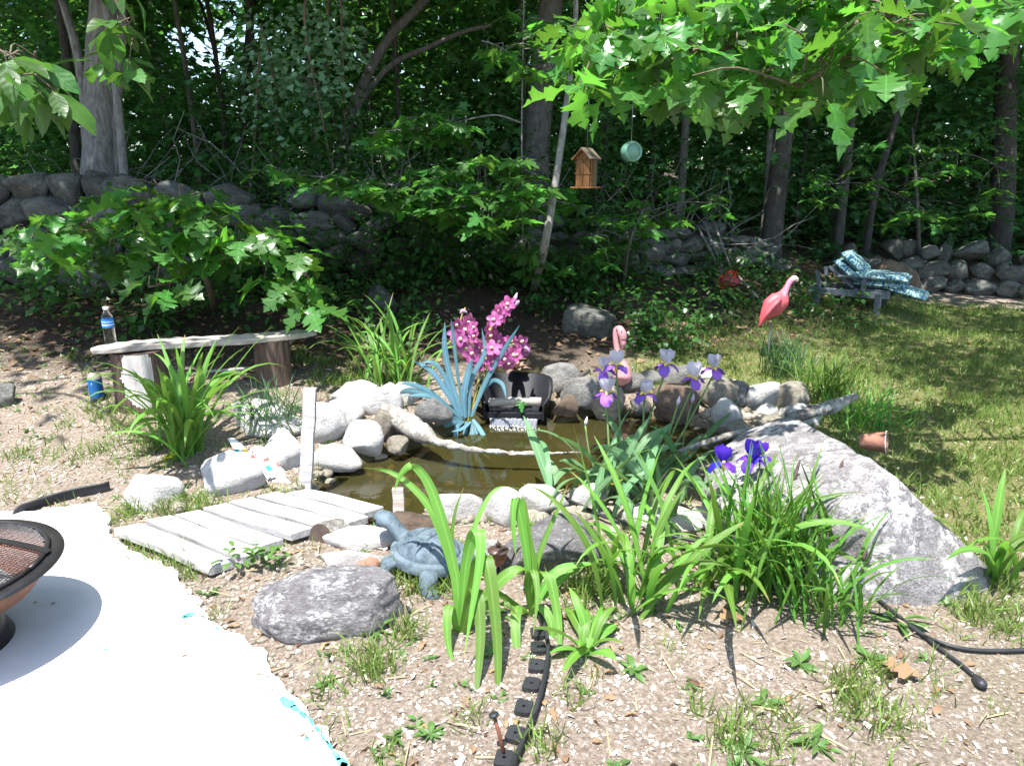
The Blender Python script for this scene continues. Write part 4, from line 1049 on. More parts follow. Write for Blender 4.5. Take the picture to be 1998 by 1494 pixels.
for (fx, fy), pts, d in [((1203,712),[(1215,940),(1210,830)],3.85),((1178,722),[(1190,935),(1185,830)],3.9),((1184,768),[(1192,930),(1187,850)],3.75),((1300,712),[(1235,920),(1262,830)],3.85),((1258,768),[(1245,920),(1254,840)],3.8),((1355,738),[(1275,930),(1310,850)],3.8),((1393,720),[(1280,930),(1340,830)],3.85)]:
    top = P(fx, fy, d); path = smoothpath([P(*pts[0], d), P(*pts[1], d), top-Vector((0, 0, .03))], 5)
    MB().sweep(path, lerp_list([.007, .005], len(path)), 6).build('stem', m_stem, bi)
    iris_flower(bi, top, 1.15, m_lilac, m_violet, rnd.gauss(0, .15))
for (bx, by), (sx, sy), d in [((1322,790),(1290,930),3.75),((1350,785),(1330,900),3.9),((1142,830),(1165,930),3.8)]:
    top = P(bx, by, d)
    MB().sweep(smoothpath([P(sx, sy, d), P((sx+bx)/2-4, (sy+by)/2, d), top], 4), .005, 6).build('stem', m_stem, bi)
    MB().sweep([top, top+Vector((.004, 0, .02)), top+Vector((.008, 0, .05))], [.005, .011, .002], 7).build('bud', m_lilac, bi)
si_b = G(1450, 1130); si = clump('siberian_iris', 'siberian iris with two deep violet flowers in front of the huge boulder', 'iris', si_b, 44, .48, .013, m_sib, el=(1.1, 1.5), bend=(.1, 1.3), foot=.06)
for fx, fy, s in [(1412,902,.95),(1466,896,1.0),(1484,890,.75)]:
    d = 2.95; top = P(fx, fy, d); path = smoothpath([si_b, P((fx+1450)/2, 1020, d-.05), top-Vector((0, 0, .03))], 5)
    MB().sweep(path, lerp_list([.005, .0035], len(path)), 6).build('stem', m_stem, si)
    iris_flower(si, top, s*1.08, m_deepiris, m_deepiris, rnd.gauss(0, .15), False)
for bx, by, sx, sy, d in [(1553,912,1500,1110,2.85),(1637,912,1580,1080,2.8),(1650,985,1610,1120,2.7),(1512,955,1500,1110,2.8),(1640,1000,1560,1120,2.72),(1683,1085,1620,1180,2.6),(1662,1000,1610,1130,2.65),(1548,930,1520,1100,2.85)]:
    top = P(bx, by+10, d)
    MB().sweep(smoothpath([P(sx, sy, d), P((sx+bx)/2-3, (sy+by)/2, d), top], 4), .0035, 6).build('stem', m_stem, si)
    MB().sweep([top, top+Vector((.004, 0, .018)), top+Vector((.008, 0, .044)), top+Vector((.01, 0, .056))], [.004, .0075, .0055, .001], 7).build('bud', m_bud, si)

# ------------------------------------------------------------------ pond tub with waterfall
tubc = Pz(1003, 812, .0); tub = root('waterfall_tub', tubc, 'black plastic tub spilling a small waterfall into the pond', 'waterfall tub')
YAW = R(-4)
def tb(x, y, z): return Vector((x*math.cos(YAW)-y*math.sin(YAW), x*math.sin(YAW)+y*math.cos(YAW), z))+tubc
def tub_outline(s, n=22):
    pts = [(-.18*s, 0), (-.225*s, .06)]
    for k in range(n+1):
        a = math.pi-math.pi*k/n; pts.append((.235*s*math.copysign(abs(math.cos(a))**.75, math.cos(a)), .10+.23*s*abs(math.sin(a))**.8))
    return pts+[(.225*s, .06), (.18*s, 0)]
o1 = tub_outline(1); o2 = tub_outline(.93); n = len(o1)
def rimz(y): return .075+.135*float(sm(.0, .16, y))
V = []; F = []
for ring, zf in ((tub_outline(.86), lambda y: -.10), (o1, lambda y: rimz(y)-.015), (tub_outline(1.05), lambda y: rimz(y)-.012), (tub_outline(1.05), lambda y: rimz(y)), (o2, lambda y: rimz(y)), (tub_outline(.80), lambda y: -.02)):
    V += [tb(x, y, zf(y)) for x, y in ring]
for r in range(5):
    for i in range(n-1): k = r*n+i; F.append((k, k+1, k+n+1, k+n))
F.append(tuple(5*n+i for i in range(n)))
MB().add(V, F).build('basin', m_blackpl, tub, True)
mb = MB(); mb.add(*(lambda m: (m.V, m.F))(MB().box((-.185, -.035, -.01), (.185, .012, .035))))
mb.V = [tuple(tb(*v)) for v in mb.V]; mb.build('spillway', m_blackpl, tub, False, .006)
mb = MB(); mb.box((-.195, -.05, -.012), (-.183, .03, .085)); mb.box((.183, -.05, -.012), (.195, .03, .085)); mb.V = [tuple(tb(*v)) for v in mb.V]; mb.build('bracket', m_blackpl, tub, False, .003)
V = []; F = []; nxx = 40
for i in range(6):
    t = i/5
    for j in range(nxx+1):
        s = j/nxx*2-1; V.append(tb(s*.155*(1-.04*t), -.036-.03*t+.006*math.sin(s*37+3*t)+.004*math.sin(s*71), -.002-.052*t**1.4))
for i in range(5):
    for j in range(nxx): k = i*(nxx+1)+j; F.append((k, k+1, k+nxx+2, k+nxx+1))
MB().add(V, F).build('falling_water', m_fall, tub)
mb = MB()
for k in range(50):
    x = rnd.uniform(-.17, .17); c = tb(x, -.07+rnd.gauss(0, .018), WATER_Z+.004); mb.sweep([c-Vector((0, 0, .004)), c, c+Vector((0, 0, .003))], [.002, .0035, .001], 5)
tag(mb.build('foam', m_white, tub), kind='stuff')
mb = MB(); mb.sweep(smoothpath([tb(-.165, .015, .085), tb(-.05, .02, .095), tb(.08, .015, .098), tb(.175, .01, .10)], 4), .028, 10, jit=.12)
tag(mb.build('wood_chunk', m_oldwood, None), 'short weathered grey log lying across the lip of the black tub', 'log')
o = put_leaf(MAPLES, m_maple, None, tb(.045, -.03, .118), Vector((.1, -.55, -.85)), .085); o.name = 'fallen_maple_leaf'
tag(o, 'pale green maple leaf draped over the log on the black tub', 'leaf')
# brown rosette on the tub rim
rc = tb(.0, .30, .235); rs = root('faded_rosette', rc, 'faded brown artificial flower rosette on the back rim of the black tub', 'artificial flower')
pm_ = [mesh_py('petal', *petal_VF(.10, .045, (.3, -.2), .5, n=6, ph=k)) for k in range(3)]
for k in range(15):
    a = k*2.4; e = .0+.09*k-.25; me2 = pm_[k % 3]
    if not me2.materials: me2.materials.append(m_brownpetal)
    o = link('petal', me2, None, rs); o.matrix_local = Matrix.Rotation(a, 4, 'Z') @ Matrix.Rotation(min(1.2, e), 4, 'X') @ Matrix.Scale(1.05-.03*k, 4)
# artificial orchid
ob = P(912, 835, 4.5); ob.z = -.05
orch = root('artificial_orchid', ob, 'artificial magenta orchid with blue green strap leaves standing at the back of the pond', 'artificial flower')
def opx(x, y, d=4.52): return P(x, y, d)
for pts in [[(908,828),(893,740),(890,680),(900,620),(908,600)],[(912,828),(935,740),(945,690),(962,630),(985,600),(1006,580)],[(915,828),(945,740),(965,700),(1000,672),(1028,680)],[(910,828),(942,750),(950,690),(962,648)]]:
    q = smoothpath([opx(*p_) for p_ in pts], 5); MB().sweep(q, lerp_list([.009, .004], len(q)), 7).build('stem', m_cane if pts[1][0] != 945 else m_stem, orch)
def orchid_mesh(k):
    mb = MB(); 
    for j in range(5):
        V, F = petal_VF(.044, .036 if j % 5 else .03, (.5, -.25), .25, 6, 4, .1, j+k)
        mt = Matrix.Rotation(j*2*math.pi/5, 4, 'Z'); mb.add([mt @ Vector(v) for v in V], F)
    n0 = len(mb.F)
    mb.sweep([Vector((0, 0, 0)), Vector((0, -.006, .012)), Vector((0, -.014, .02))], [.004, .010, .005], 7)
    me = mesh_py('flower', mb.V, mb.F); me.materials.append(m_orchid); me.materials.append(m_orchidlip)
    for p in me.polygons: p.material_index = int(p.index >= n0)
    return me
OM = [orchid_mesh(k) for k in range(3)]
for x, y in [(905,640),(890,652),(926,655),(900,674),(936,676),(918,692),(945,682),(890,636),(912,626),(897,660),(960,640),(966,624),(972,610),(984,604),(955,655),(992,592),(978,616),(945,702),(958,707),(970,690),(985,676),(1000,666),(1016,668),(980,700),(1000,690),(1021,682),(960,680),(1010,694),(938,712),(955,668),(974,668),(990,708),(968,704),(1006,676),(925,640)]:
    o = link('flower', rnd.choice(OM), None, orch)
    p = opx(x, y, 4.5+rnd.uniform(-.06, .06))
    o.matrix_local = Matrix.Translation(p-orch.location) @ Vector((rnd.gauss(-.1, .5), -1, rnd.gauss(.25, .4))).to_track_quat('Z', 'Y').to_matrix().to_4x4() @ Matrix.Rotation(rnd.random()*6, 4, 'Z') @ Matrix.Scale(rnd.uniform(1.1, 1.4), 4)
for pts in [[(998,592),(1005,582),(1009,571)],[(898,612),(903,606),(912,610)],[(1018,676),(1028,680),(1034,688)],[(1000,600),(1010,590),(1013,586)]]:
    MB().sweep(smoothpath([opx(*p_) for p_ in pts], 4), lerp_list([.005, .013, .012, .003], 9), 8).build('bud', m_orchidpale, orch)
for pts, ww in [([(903,812),(880,740),(868,680),(868,628)],.036),([(898,812),(868,760),(840,722),(806,704)],.034),([(897,814),(850,778),(800,762),(775,770)],.036),([(897,814),(845,768),(805,750),(780,748)],.03),([(900,818),(870,812),(845,822),(820,862)],.04),([(900,820),(880,815),(862,808),(850,800)],.034),([(906,822),(893,832),(889,850),(891,868)],.03),([(910,822),(908,845),(902,865),(896,884)],.032),([(918,822),(922,840),(916,862),(912,886)],.036),([(926,822),(930,850),(944,880),(957,896)],.034),([(925,820),(940,850),(948,870),(950,880)],.03),([(908,815),(905,770),(915,720),(922,700)],.04),([(920,812),(950,740),(985,680),(1014,634)],.030),([(945,760),(962,742),(980,750),(988,778)],.026),([(915,812),(920,740),(945,690),(940,640)],.03),([(905,812),(892,720),(884,650),(880,622)],.022),([(902,818),(880,800),(850,795),(820,800)],.03),([(898,816),(868,790),(835,772),(792,772)],.032),([(896,812),(872,745),(850,710),(822,706)],.028),([(903,822),(880,826),(856,838),(838,856)],.034),([(922,818),(935,835),(948,858),(955,890)],.03)]:
    q = smoothpath([opx(x, y, 4.5-.1*i/3) for i, (x, y) in enumerate(pts)], 4); strap('leaf', q, ww, m_strap, orch, face=True, twist=(rnd.gauss(0, .3), rnd.gauss(0, .5)), fold=.2)
strap('leaf', smoothpath([P(918,822,4.5),P(900,836,4.4),P(880,842,4.35)],4), .035, m_strap, orch, fold=.2)

# ------------------------------------------------------------------ driftwood
def log(name, pts, rad, mat, label, cat='log', endmat=None, jit=.30, n=14):
    q = smoothpath(pts, 10); t = MB(); t.sweep(q, lerp_list(rad, len(q)), n, jit=jit*.4)
    o = t.build(name, mat, None); rr = max(rad)
    for v in o.data.vertices: v.co = v.co+v.normal*(mnoise.noise(v.co*11)*rr*.30+mnoise.noise(v.co*34)*rr*.14)
    tag(o, label, cat); return o
log('driftwood_branch', [P(748,798,4.25),P(795,826,4.12),P(835,850,4.0),P(875,868,3.92),P(930,878,3.88),P(1020,884,3.86),P(1140,882,3.85)], [.045,.066,.058,.030,.019,.014,.011,.009,.006], m_driftwood, 'lichened branch with a thick end lying over the left stones into the pond', 'branch')
log('driftwood_branch', [P(1290,895,3.7),P(1380,862,3.65),P(1460,842,3.7),P(1540,835,3.75)], [.008,.016,.02,.014], m_driftwood, 'lichened branch reaching over the water from beside the big boulder', 'branch')
log('short_log', [P(1535,815,4.0),P(1600,800,4.0),P(1645,783,4.0),P(1672,772,4.0)], [.03,.036,.033,.018], m_driftwood, 'short lichened log with an orange broken end on the right pond stones')
log('dead_branch', [P(1085,765,4.9),P(1120,745,4.9),P(1150,722,4.95)], [.025,.018,.01], m_bark, 'short dark dead branch resting on the grey stones right of the tub', 'branch')
lg = root('cut_log', P(640,1040,3.05), 'cut log end with a mossy dark face beside the boardwalk', 'log')
a_, b_ = P(625,1048,2.98), P(690,1030,3.2)
MB().sweep(smoothpath([a_, b_], 5), .062, 18, jit=.06).build('bark', m_driftwood, lg)
dv = (a_-b_).normalized(); MB().sweep([a_-dv*.01, a_+dv*.002], .056, 18).build('end_grain', m_endgrain, lg, False)

# ------------------------------------------------------------------ boardwalk
A_, B_, C_, D_ = Pz(210,1028,.06), Pz(397,1104,.055), Pz(768,988,.065), Pz(600,950,.065)
bw = root('boardwalk', (A_+C_)/2, 'low boardwalk of seven weathered grey planks leading to the pond', 'boardwalk')
for k in range(7):
    f0, f1 = k/7+.016, (k+1)/7-.010
    e0, e1 = rnd.uniform(-.02, .02), rnd.uniform(-.05, .03)
    L0, L1 = A_.lerp(D_, f0), A_.lerp(D_, f1); R0, R1 = B_.lerp(C_, f0), B_.lerp(C_, f1)
    ax = (R0-L0).normalized(); zt = rnd.uniform(-.006, .008)
    c = [L0+ax*e0, L1+ax*e0, R1+ax*e1, R0+ax*e1]
    ns = 8; V = []; F = []
    for i in range(ns+1):
        t = i/ns; wv = .004*math.sin(t*5+k)
        p, q = c[0].lerp(c[3], t), c[1].lerp(c[2], t); sd = (q-p).normalized()
        p = p-sd*(.003*math.sin(9*t+k)); up = Vector((0, 0, zt+wv-.006*t*(k % 3)))
        V += [p+up, q+up, q+up-Vector((0, 0, .036)), p+up-Vector((0, 0, .036))]
        if i: a = 4*(i-1); F += [(a, a+1, a+5, a+4), (a+1, a+2, a+6, a+5), (a+2, a+3, a+7, a+6), (a+3, a, a+4, a+7)]
    F += [(3, 2, 1, 0), tuple(4*ns+j for j in range(4))]
    o_ = (c[0]+c[2])/2; mt = Matrix.Translation(o_) @ Matrix.Rotation(math.atan2(ax.y, ax.x), 4, 'Z')
    iv = mt.inverted(); me = mesh_py('plank', [iv @ Vector(v) for v in V], F, False)
    o = link('plank', me, m_dock, bw, mt); bv = o.modifiers.new('bevel', 'BEVEL'); bv.width = .004; bv.segments = 2
mb = MB()
for f in (.2, .8): mb.sweep([A_.lerp(B_, f)+Vector((.05, .02, -.06)), D_.lerp(C_, f)+Vector((-.03, 0, -.06))], .028, 4)
mb.build('joist', m_oldwood, bw, False)
def post(base, top, wv, mat, label):
    d = (top-base).normalized(); mb = MB(); s = wv/2
    q = [base.lerp(top, i/8) for i in range(9)]
    V = []; F = []
    for i, p in enumerate(q):
        j = .0025*math.sin(i*2.3+wv*99)
        V += [p+Vector((-s+j, -s*.55, 0)), p+Vector((s+j, -s*.55, 0)), p+Vector((s*.95+j, s*.55, 0)), p+Vector((-s+j, s*.55, 0))]
        if i: a = 4*(i-1); F += [(a, a+1, a+5, a+4), (a+1, a+2, a+6, a+5), (a+2, a+3, a+7, a+6), (a+3, a, a+4, a+7)]
    F += [(3, 2, 1, 0), tuple(32+j for j in range(4))]
    o = MB().add(V, F).build('wooden_post', mat, None, False, .004); return tag(o, label, 'post')
pb = P(590,965,3.48); post(Vector((pb.x, pb.y, -.12)), P(606,757,3.5), .062, m_dock, 'tall weathered wooden post standing at the pond end of the boardwalk')
pb = P(778,1030,3.2); post(Vector((pb.x, pb.y, -.25)), P(777,952,3.25), .052, m_oldwood, 'short wooden stake standing in the water at the corner of the boardwalk')

# ------------------------------------------------------------------ bench of a plank on two stumps
def stump(px, pyb, pyt, wpx, mat, label, bare=None, topmat=m_endgrain):
    b = G(px, pyb); d = depth(b); r = wpx*d/FPX/2; t = P(px-2, pyt, d); h = t.z-b.z
    b = b+Vector((0, r*.6, 0)); b.z = hz(b.x, b.y)
    rt = root('stump', b, label, 'stump')
    n = 84; V = []; F = []; rows = 34
    for i in range(rows+1):
        f = i/rows
        for j in range(n):
            a = 2*math.pi*j/n; q = r*(1.04-.06*f+.10*(1-f)**4+.03*math.sin(a*5+px)+.02*math.sin(a*13+f*3)+.035*(mnoise.noise(Vector((math.cos(a)*4+px, math.sin(a)*4, f*2)))+.5*mnoise.noise(Vector((math.cos(a)*14, math.sin(a)*14, f*3)))))
            V.append(b+Vector((math.cos(a)*q, math.sin(a)*q, -.04+(h+.04)*f)))
        if i: 
            for j in range(n): a0 = (i-1)*n+j; b0 = (i-1)*n+(j+1) % n; F.append((a0, b0, b0+n, a0+n))
    me = mesh_py('bark', V, F); me.materials.append(mat)
    if bare:
        me.materials.append(m_barewood)
        for p in me.polygons:
            c = p.center-b; a = math.atan2(c.y, c.x); f = c.z/h
            e = 1-abs((a-bare[0])/bare[1])**2-abs((f-bare[2])/bare[3])**2+.45*(mnoise.noise(c*14))
            if e > 0: p.material_index = 1
    link('bark', me, None, rt)
    MB().sweep([b+Vector((0, 0, h-.012)), b+Vector((0, 0, h+.002))], r*.97, 28).build('top', topmat, rt, False)
    return b, h, r
b1, h1, r1 = stump(271, 800, 688, 98, m_stump, 'wide bench stump with bark peeled to bare pale wood', bare=(-1.25, .62, .62, .62))
b2, h2, r2 = stump(529, 752, 663, 66, m_stump, 'narrower dark bench stump on the right, bark intact')
pl = root('bench_plank', P(400,660,4.5), 'long weathered plank with ragged ends lying across two stumps as a bench', 'bench plank')
top1 = b1+Vector((0, 0, h1)); top2 = b2+Vector((0, 0, h2)); axv = (top2-top1)
e0 = top1-axv.normalized()*.24; e1 = top2+axv.normalized()*.30
sd = Vector((-axv.y, axv.x, 0)).normalized(); V = []; F = []; ns = 28
for i in range(ns+1):
    t = i/ns; p = e0.lerp(e1, t)+Vector((0, 0, .006+.006*math.sin(t*7)))
    wd = .105*(1-.55*(2*t-1)**6)*(1+.08*math.sin(t*23)); th = .036*(1-.4*(2*t-1)**8); e = .004*math.sin(i*2.7)
    V += [p-sd*wd*(1 if t < .9 else .8)+Vector((0, 0, th)), p+sd*wd*.7+Vector((0, 0, th+e)), p+sd*wd*.7, p-sd*(wd+e)]
    if i: a = 4*(i-1); F += [(a, a+1, a+5, a+4), (a+1, a+2, a+6, a+5), (a+2, a+3, a+7, a+6), (a+3, a, a+4, a+7)]
F += [(3, 2, 1, 0), tuple(4*ns+j for j in range(4))]
mt = Matrix.Translation(e0) @ Matrix.Rotation(math.atan2(axv.y, axv.x), 4, 'Z'); iv = mt.inverted()
o = link('board', mesh_py('board', [iv @ Vector(v) for v in V], F, False), m_oldwood, pl, mt); bv = o.modifiers.new('bevel', 'BEVEL'); bv.width = .006; bv.segments = 2
pa, pb_ = G(425, 735), G(495, 728)
tag(MB().sweep([pa+Vector((-.1, 0, .03)), pb_+Vector((.1, .05, .03))], .011, 8).build('pale_pole', m_dock, None), 'thin pale pole lying on the ground between the bench stumps', 'pole')
# bottles
def lathe_part(name, prof, c, mat, parent, n=24, closed=False): return MB().lathe(prof, c, n, closed).build(name, mat, parent)
wd_ = e0.lerp(e1, .24)
wb_c = P(218, 679, depth(top1)-.02); wb_c.z = top1.z+.046
wb = root('water_bottle', wb_c, 'clear plastic water bottle with blue label and white cap on the bench', 'bottle')
prof = [(.001, 0), (.028, 0), (.031, .006)]
for k in range(6): z = .012+k*.013; prof += [(.032, z), (.0295, z+.006)]
prof += [(.032, .092), (.032, .145), (.030, .158), (.020, .178), (.0125, .188), (.0125, .196)]
lathe_part('body', prof, wb_c, m_clear, wb)
lathe_part('label', [(.0326, .096), (.0326, .142)], wb_c, m_bluelabel, wb)
lathe_part('label_band', [(.0329, .108), (.0329, .113)], wb_c, m_white, wb); lathe_part('label_band', [(.0329, .126), (.0329, .129)], wb_c, m_white, wb)
lathe_part('cap', [(.0005, .194), (.0145, .194), (.0145, .212), (.0005, .213)], wb_c, m_white, wb)
bb_c = G(186, 786)+Vector((0, .03, 0)); bb = root('blue_bottle', bb_c, 'dark bottle with blue label and black cap on the ground beside the bench', 'bottle')
MB().lathe([(.001, 0), (.036, 0), (.038, .006), (.038, .14), (.034, .158), (.016, .176), (.015, .184)], bb_c, 24).build('body', m_taupe, bb)
lathe_part('label', [(.0388, .03), (.0388, .138)], bb_c, m_darkblue, bb); lathe_part('foot', [(.0005, -.004), (.0386, -.004), (.0386, .030)], bb_c, m_gunmetal, bb)
lathe_part('cap', [(.0165, .180), (.0165, .202), (.0005, .203)], bb_c, m_black, bb)
mb = MB(); s_ = Vector((-.3, -1, 0)).normalized()
mb.sweep([bb_c+s_*.0392+Vector((.008, 0, .112)), bb_c+s_*.0398+Vector((.008, 0, .112))], .007, 10); mb.build('label_emblem', m_white, bb)

# ------------------------------------------------------------------ painted wooden cutout leaning on the white stone
cu_o = P(520, 925, 3.62); cut = root('painted_cutout', cu_o, 'white painted wooden cutout with red triangles, teal diamond and black cross on a stone', 'painted cutout')
ex = (P(585,975,3.5)-P(445,865,3.75)).normalized(); nrm = Vector((-.10, -.62, .78)); nrm = (nrm-ex*nrm.dot(ex)).normalized(); ey = nrm.cross(ex)
def cpt(px, py, lift=0):
    o_ = cam_o.location; dr = (P(px, py, 1)-o_); t = (cu_o-o_).dot(nrm)/dr.dot(nrm); return o_+dr*t+nrm*lift
def plate(pts, mat, th, lift, name):
    top = [cpt(x, y, lift+th) for x, y in pts]; bot = [cpt(x, y, lift) for x, y in pts]; n = len(pts)
    bm = bmesh.new(); vv = [bm.verts.new(v) for v in top+bot]; bm.faces.new(vv[:n]); bm.faces.new(list(reversed(vv[n:])))
    for i in range(n): bm.faces.new((vv[i], vv[n+i], vv[n+(i+1) % n], vv[(i+1) % n]))
    bmesh.ops.recalc_face_normals(bm, faces=bm.faces[:]); bmesh.ops.triangulate(bm, faces=[f for f in bm.faces if len(f.verts) > 4])
    me = bpy.data.meshes.new(name); bm.to_mesh(me); bm.free(); return link(name, me, mat, cut)
outl = [(446,858),(458,857),(475,870),(485,884),(500,872),(515,874),(522,890),(520,902),(530,900),(545,910),(555,918),(560,935),(578,950),(588,962),(580,966),(560,955),(556,972),(540,975),(520,962),(515,940),(508,925),(505,910),(490,903),(475,895),(465,885),(455,872)]
plate(outl, m_white, .014, .0, 'board')
plate([(422,888),(462,880),(466,887),(430,896)], m_white, .012, .0, 'arm')
plate([(459,880),(467,878),(469,887),(460,890)], m_teal, .003, .013, 'marking')
plate([(421,888),(430,888),(428,896),(421,897)], m_red, .003, .013, 'marking')
plate([(478,876),(486,883),(483,888),(474,880)], m_yellowp, .002, .0135, 'marking')
plate([(488,898),(495,888),(503,895)], m_red, .002, .0135, 'marking'); plate([(514,904),(519,896),(529,901)], m_red, .002, .0135, 'marking')
plate([(518,914),(527,909),(536,918),(527,923)], m_teal, .002, .0135, 'marking')
plate([(526,935),(531,933),(534,945),(545,955),(543,958),(532,948)], m_black, .002, .0135, 'marking'); plate([(523,938),(541,933),(541,937),(525,942)], m_black, .002, .0155, 'marking')
plate([(543,905),(549,911),(546,915),(541,909)], m_red, .002, .0135, 'marking'); plate([(514,958),(521,960),(524,964),(516,963)], m_red, .002, .0135, 'marking')
for x, y in [(487,877),(494,882),(500,888)]: plate([(x,y),(x+3,y+1),(x+2,y+4),(x-1,y+2)], m_black, .002, .0135, 'marking')

# ------------------------------------------------------------------ fire pit
fc = Vector((-1.825, 2.0, 0.012)); fp = root('fire_pit', fc, 'rusty round fire pit bowl with black mesh screen standing on the concrete', 'fire pit')
RZ = .27
lathe_part('bowl', [(.02, .10), (.10, .105), (.17, .13), (.235, .175), (.268, .225), (.275, RZ-.008), (.262, RZ-.008), (.225, .20), (.15, .15), (.02, .12)], fc, m_rust, fp, 64)
lathe_part('rim', [(.262, RZ-.010), (.300, RZ-.010), (.312, RZ-.004), (.310, RZ+.003), (.290, RZ+.008), (.262, RZ+.004), (.262, RZ-.010)], fc, m_blacksteel, fp, 64)
lathe_part('base_ring', [(.10, .105), (.135, .07), (.16, .0), (.15, .0), (.125, .07), (.10, .098)], fc, m_blacksteel, fp, 48)
lathe_part('ash_bed', [(.0005, .175), (.10, .172), (.19, .168)], fc, m_ash, fp, 32)
gn = 62; V = []; F = []; id_ = {}
for i in range(gn+1):
    for j in range(gn+1):
        x, y = (i/gn*2-1)*.268, (j/gn*2-1)*.268; q = math.hypot(x, y)
        if q <= .268: id_[(i, j)] = len(V); V.append(fc+Vector((x, y, RZ+.012+.055*(1-(q/.268)**2))))
for i in range(gn):
    for j in range(gn):
        k = [(i, j), (i+1, j), (i+1, j+1), (i, j+1)]
        if all(q in id_ for q in k): F.append(tuple(id_[q] for q in k))
o = MB().add(V, F).build('mesh_screen', m_blacksteel, fp, False); wf = o.modifiers.new('wire', 'WIREFRAME'); wf.thickness = .0022; wf.use_replace = True
MB().sweep([fc+Vector((.272*math.cos(2*math.pi*k/48), .272*math.sin(2*math.pi*k/48), RZ+.013)) for k in range(49)], .007, 6).build('screen_rim', m_blacksteel, fp)
V = []; F = []
for i in range(21):
    x = (i/20*2-1)*.272; z = RZ+.016+.055*(1-(x/.272)**2)
    V += [fc+Vector((x, .085+s*.011, z+dz)) for s, dz in ((-1, 0), (1, 0), (1, .003), (-1, .003))]
    if i: a = 4*(i-1); F += [(a+q, a+(q+1) % 4, a+4+(q+1) % 4, a+4+q) for q in range(4)]
MB().add(V, F).build('screen_strap', m_blacksteel, fp, False)

for o in fp.children:
    for v in o.data.vertices: v.co.x = fc.x+(v.co.x-fc.x)*1.18; v.co.y = fc.y+(v.co.y-fc.y)*1.18
# ------------------------------------------------------------------ turtle statue
tc = G(838, 1150)+Vector((-.015, .13, .0)); tu = root('turtle_statue', tc, 'blue grey cast turtle statue with its head raised toward the pond', 'turtle statue')
hd = Vector((-.78, .62, 0)).normalized(); sdv = Vector((hd.y, -hd.x, 0))   # heading away toward the water
def tw(f, s, z): return tc+hd*f+sdv*s+Vector((0, 0, z))
seeds = [(.78, 0), (.40, 0), (.0, 0), (-.40, 0), (-.78, 0)]+[(.52, .58*s) for s in (-1, 1)]+[(.10, .66*s) for s in (-1, 1)]+[(-.32, .62*s) for s in (-1, 1)]+[(-.68, .48*s) for s in (-1, 1)]
V = []; F = []; nu, nv = 180, 84
for j in range(nv+1):
    q = j/nv*1.06
    for i in range(nu):
        a = 2*math.pi*i/nu; x, y = q*math.cos(a), q*math.sin(a); z = math.sqrt(max(0, 1-(min(q, .88)/.93)**2.3))
        if q < .86:
            dd = sorted(math.hypot(x-sx, y-sy) for sx, sy in seeds); e = dd[1]-dd[0]; gr = -.085*(1-min(1, e/.06))**.7+.035*min(1, e/.35)+.012*math.sin(40*dd[0])
        else:
            e = abs(((a/(2*math.pi)*22) % 1)-.5)*2; gr = -.035*(1-min(1, (1-e)/.10))-.25*max(0, q-.9)-(.07 if abs(q-.875) < .014 else 0)
        V.append(tw(x*.152, y*.122, .060+.100*z+gr*.12))
for j in range(nv):
    for i in range(nu): k = j*nu; F.append((k+i, k+nu+i, k+nu+(i+1) % nu, k+(i+1) % nu))
k = len(V); V += [tw(1.04*.152*math.cos(2*math.pi*i/nu), 1.04*.122*math.sin(2*math.pi*i/nu), .052) for i in range(nu)]
for i in range(nu): a0 = nv*nu; F.append((a0+i, k+i, k+(i+1) % nu, a0+(i+1) % nu))
MB().add(V, F).build('shell', m_turtle, tu)
MB().lathe([(.001, 0), (.08, .0), (.10, .02), (.11, .03)], (0, 0, 0), 28).build('belly', m_turtle, tu, mtx=Matrix.Translation(tw(0, 0, .035)) @ Matrix.Scale(1.1, 4))
for f, s in ((.085, .105), (.085, -.105), (-.095, .095), (-.095, -.095)):
    k = 1 if s > 0 else -1; fr = 1 if f > 0 else -1
    MB().sweep(smoothpath([tw(f*.7, s*.6, .062), tw(f*1.1, s*1.12, .05), tw(f*1.2, s*1.28, .02), tw(f*1.2+.03*fr, s*1.32, .0), tw(f*1.2+.055*fr, s*1.35, -.006)], 3), lerp_list([.034, .036, .030, .028, .012], 13), 10, .8).build('leg', m_turtle, tu)
hp = smoothpath([tw(.10, 0, .085), tw(.155, 0, .105), tw(.19, -.004, .135), tw(.225, -.008, .150), tw(.255, -.010, .146), tw(.278, -.010, .135)], 4)
hdm = MB().sweep(hp, lerp_list([.036, .034, .030, .038, .040, .016], len(hp)), 14, .85).build('head', m_turtle, tu)
MB().sweep([tw(.243, .034, .158), tw(.246, .039, .160)], .0065, 8).build('eye', m_black, hdm); MB().sweep([tw(.243, -.052, .158), tw(.246, -.057, .160)], .0065, 8).build('eye', m_black, hdm)
MB().sweep(smoothpath([tw(-.13, 0, .05), tw(-.175, 0, .035), tw(-.20, .01, .02)], 3), lerp_list([.02, .006], 7), 8).build('tail', m_turtle, tu)

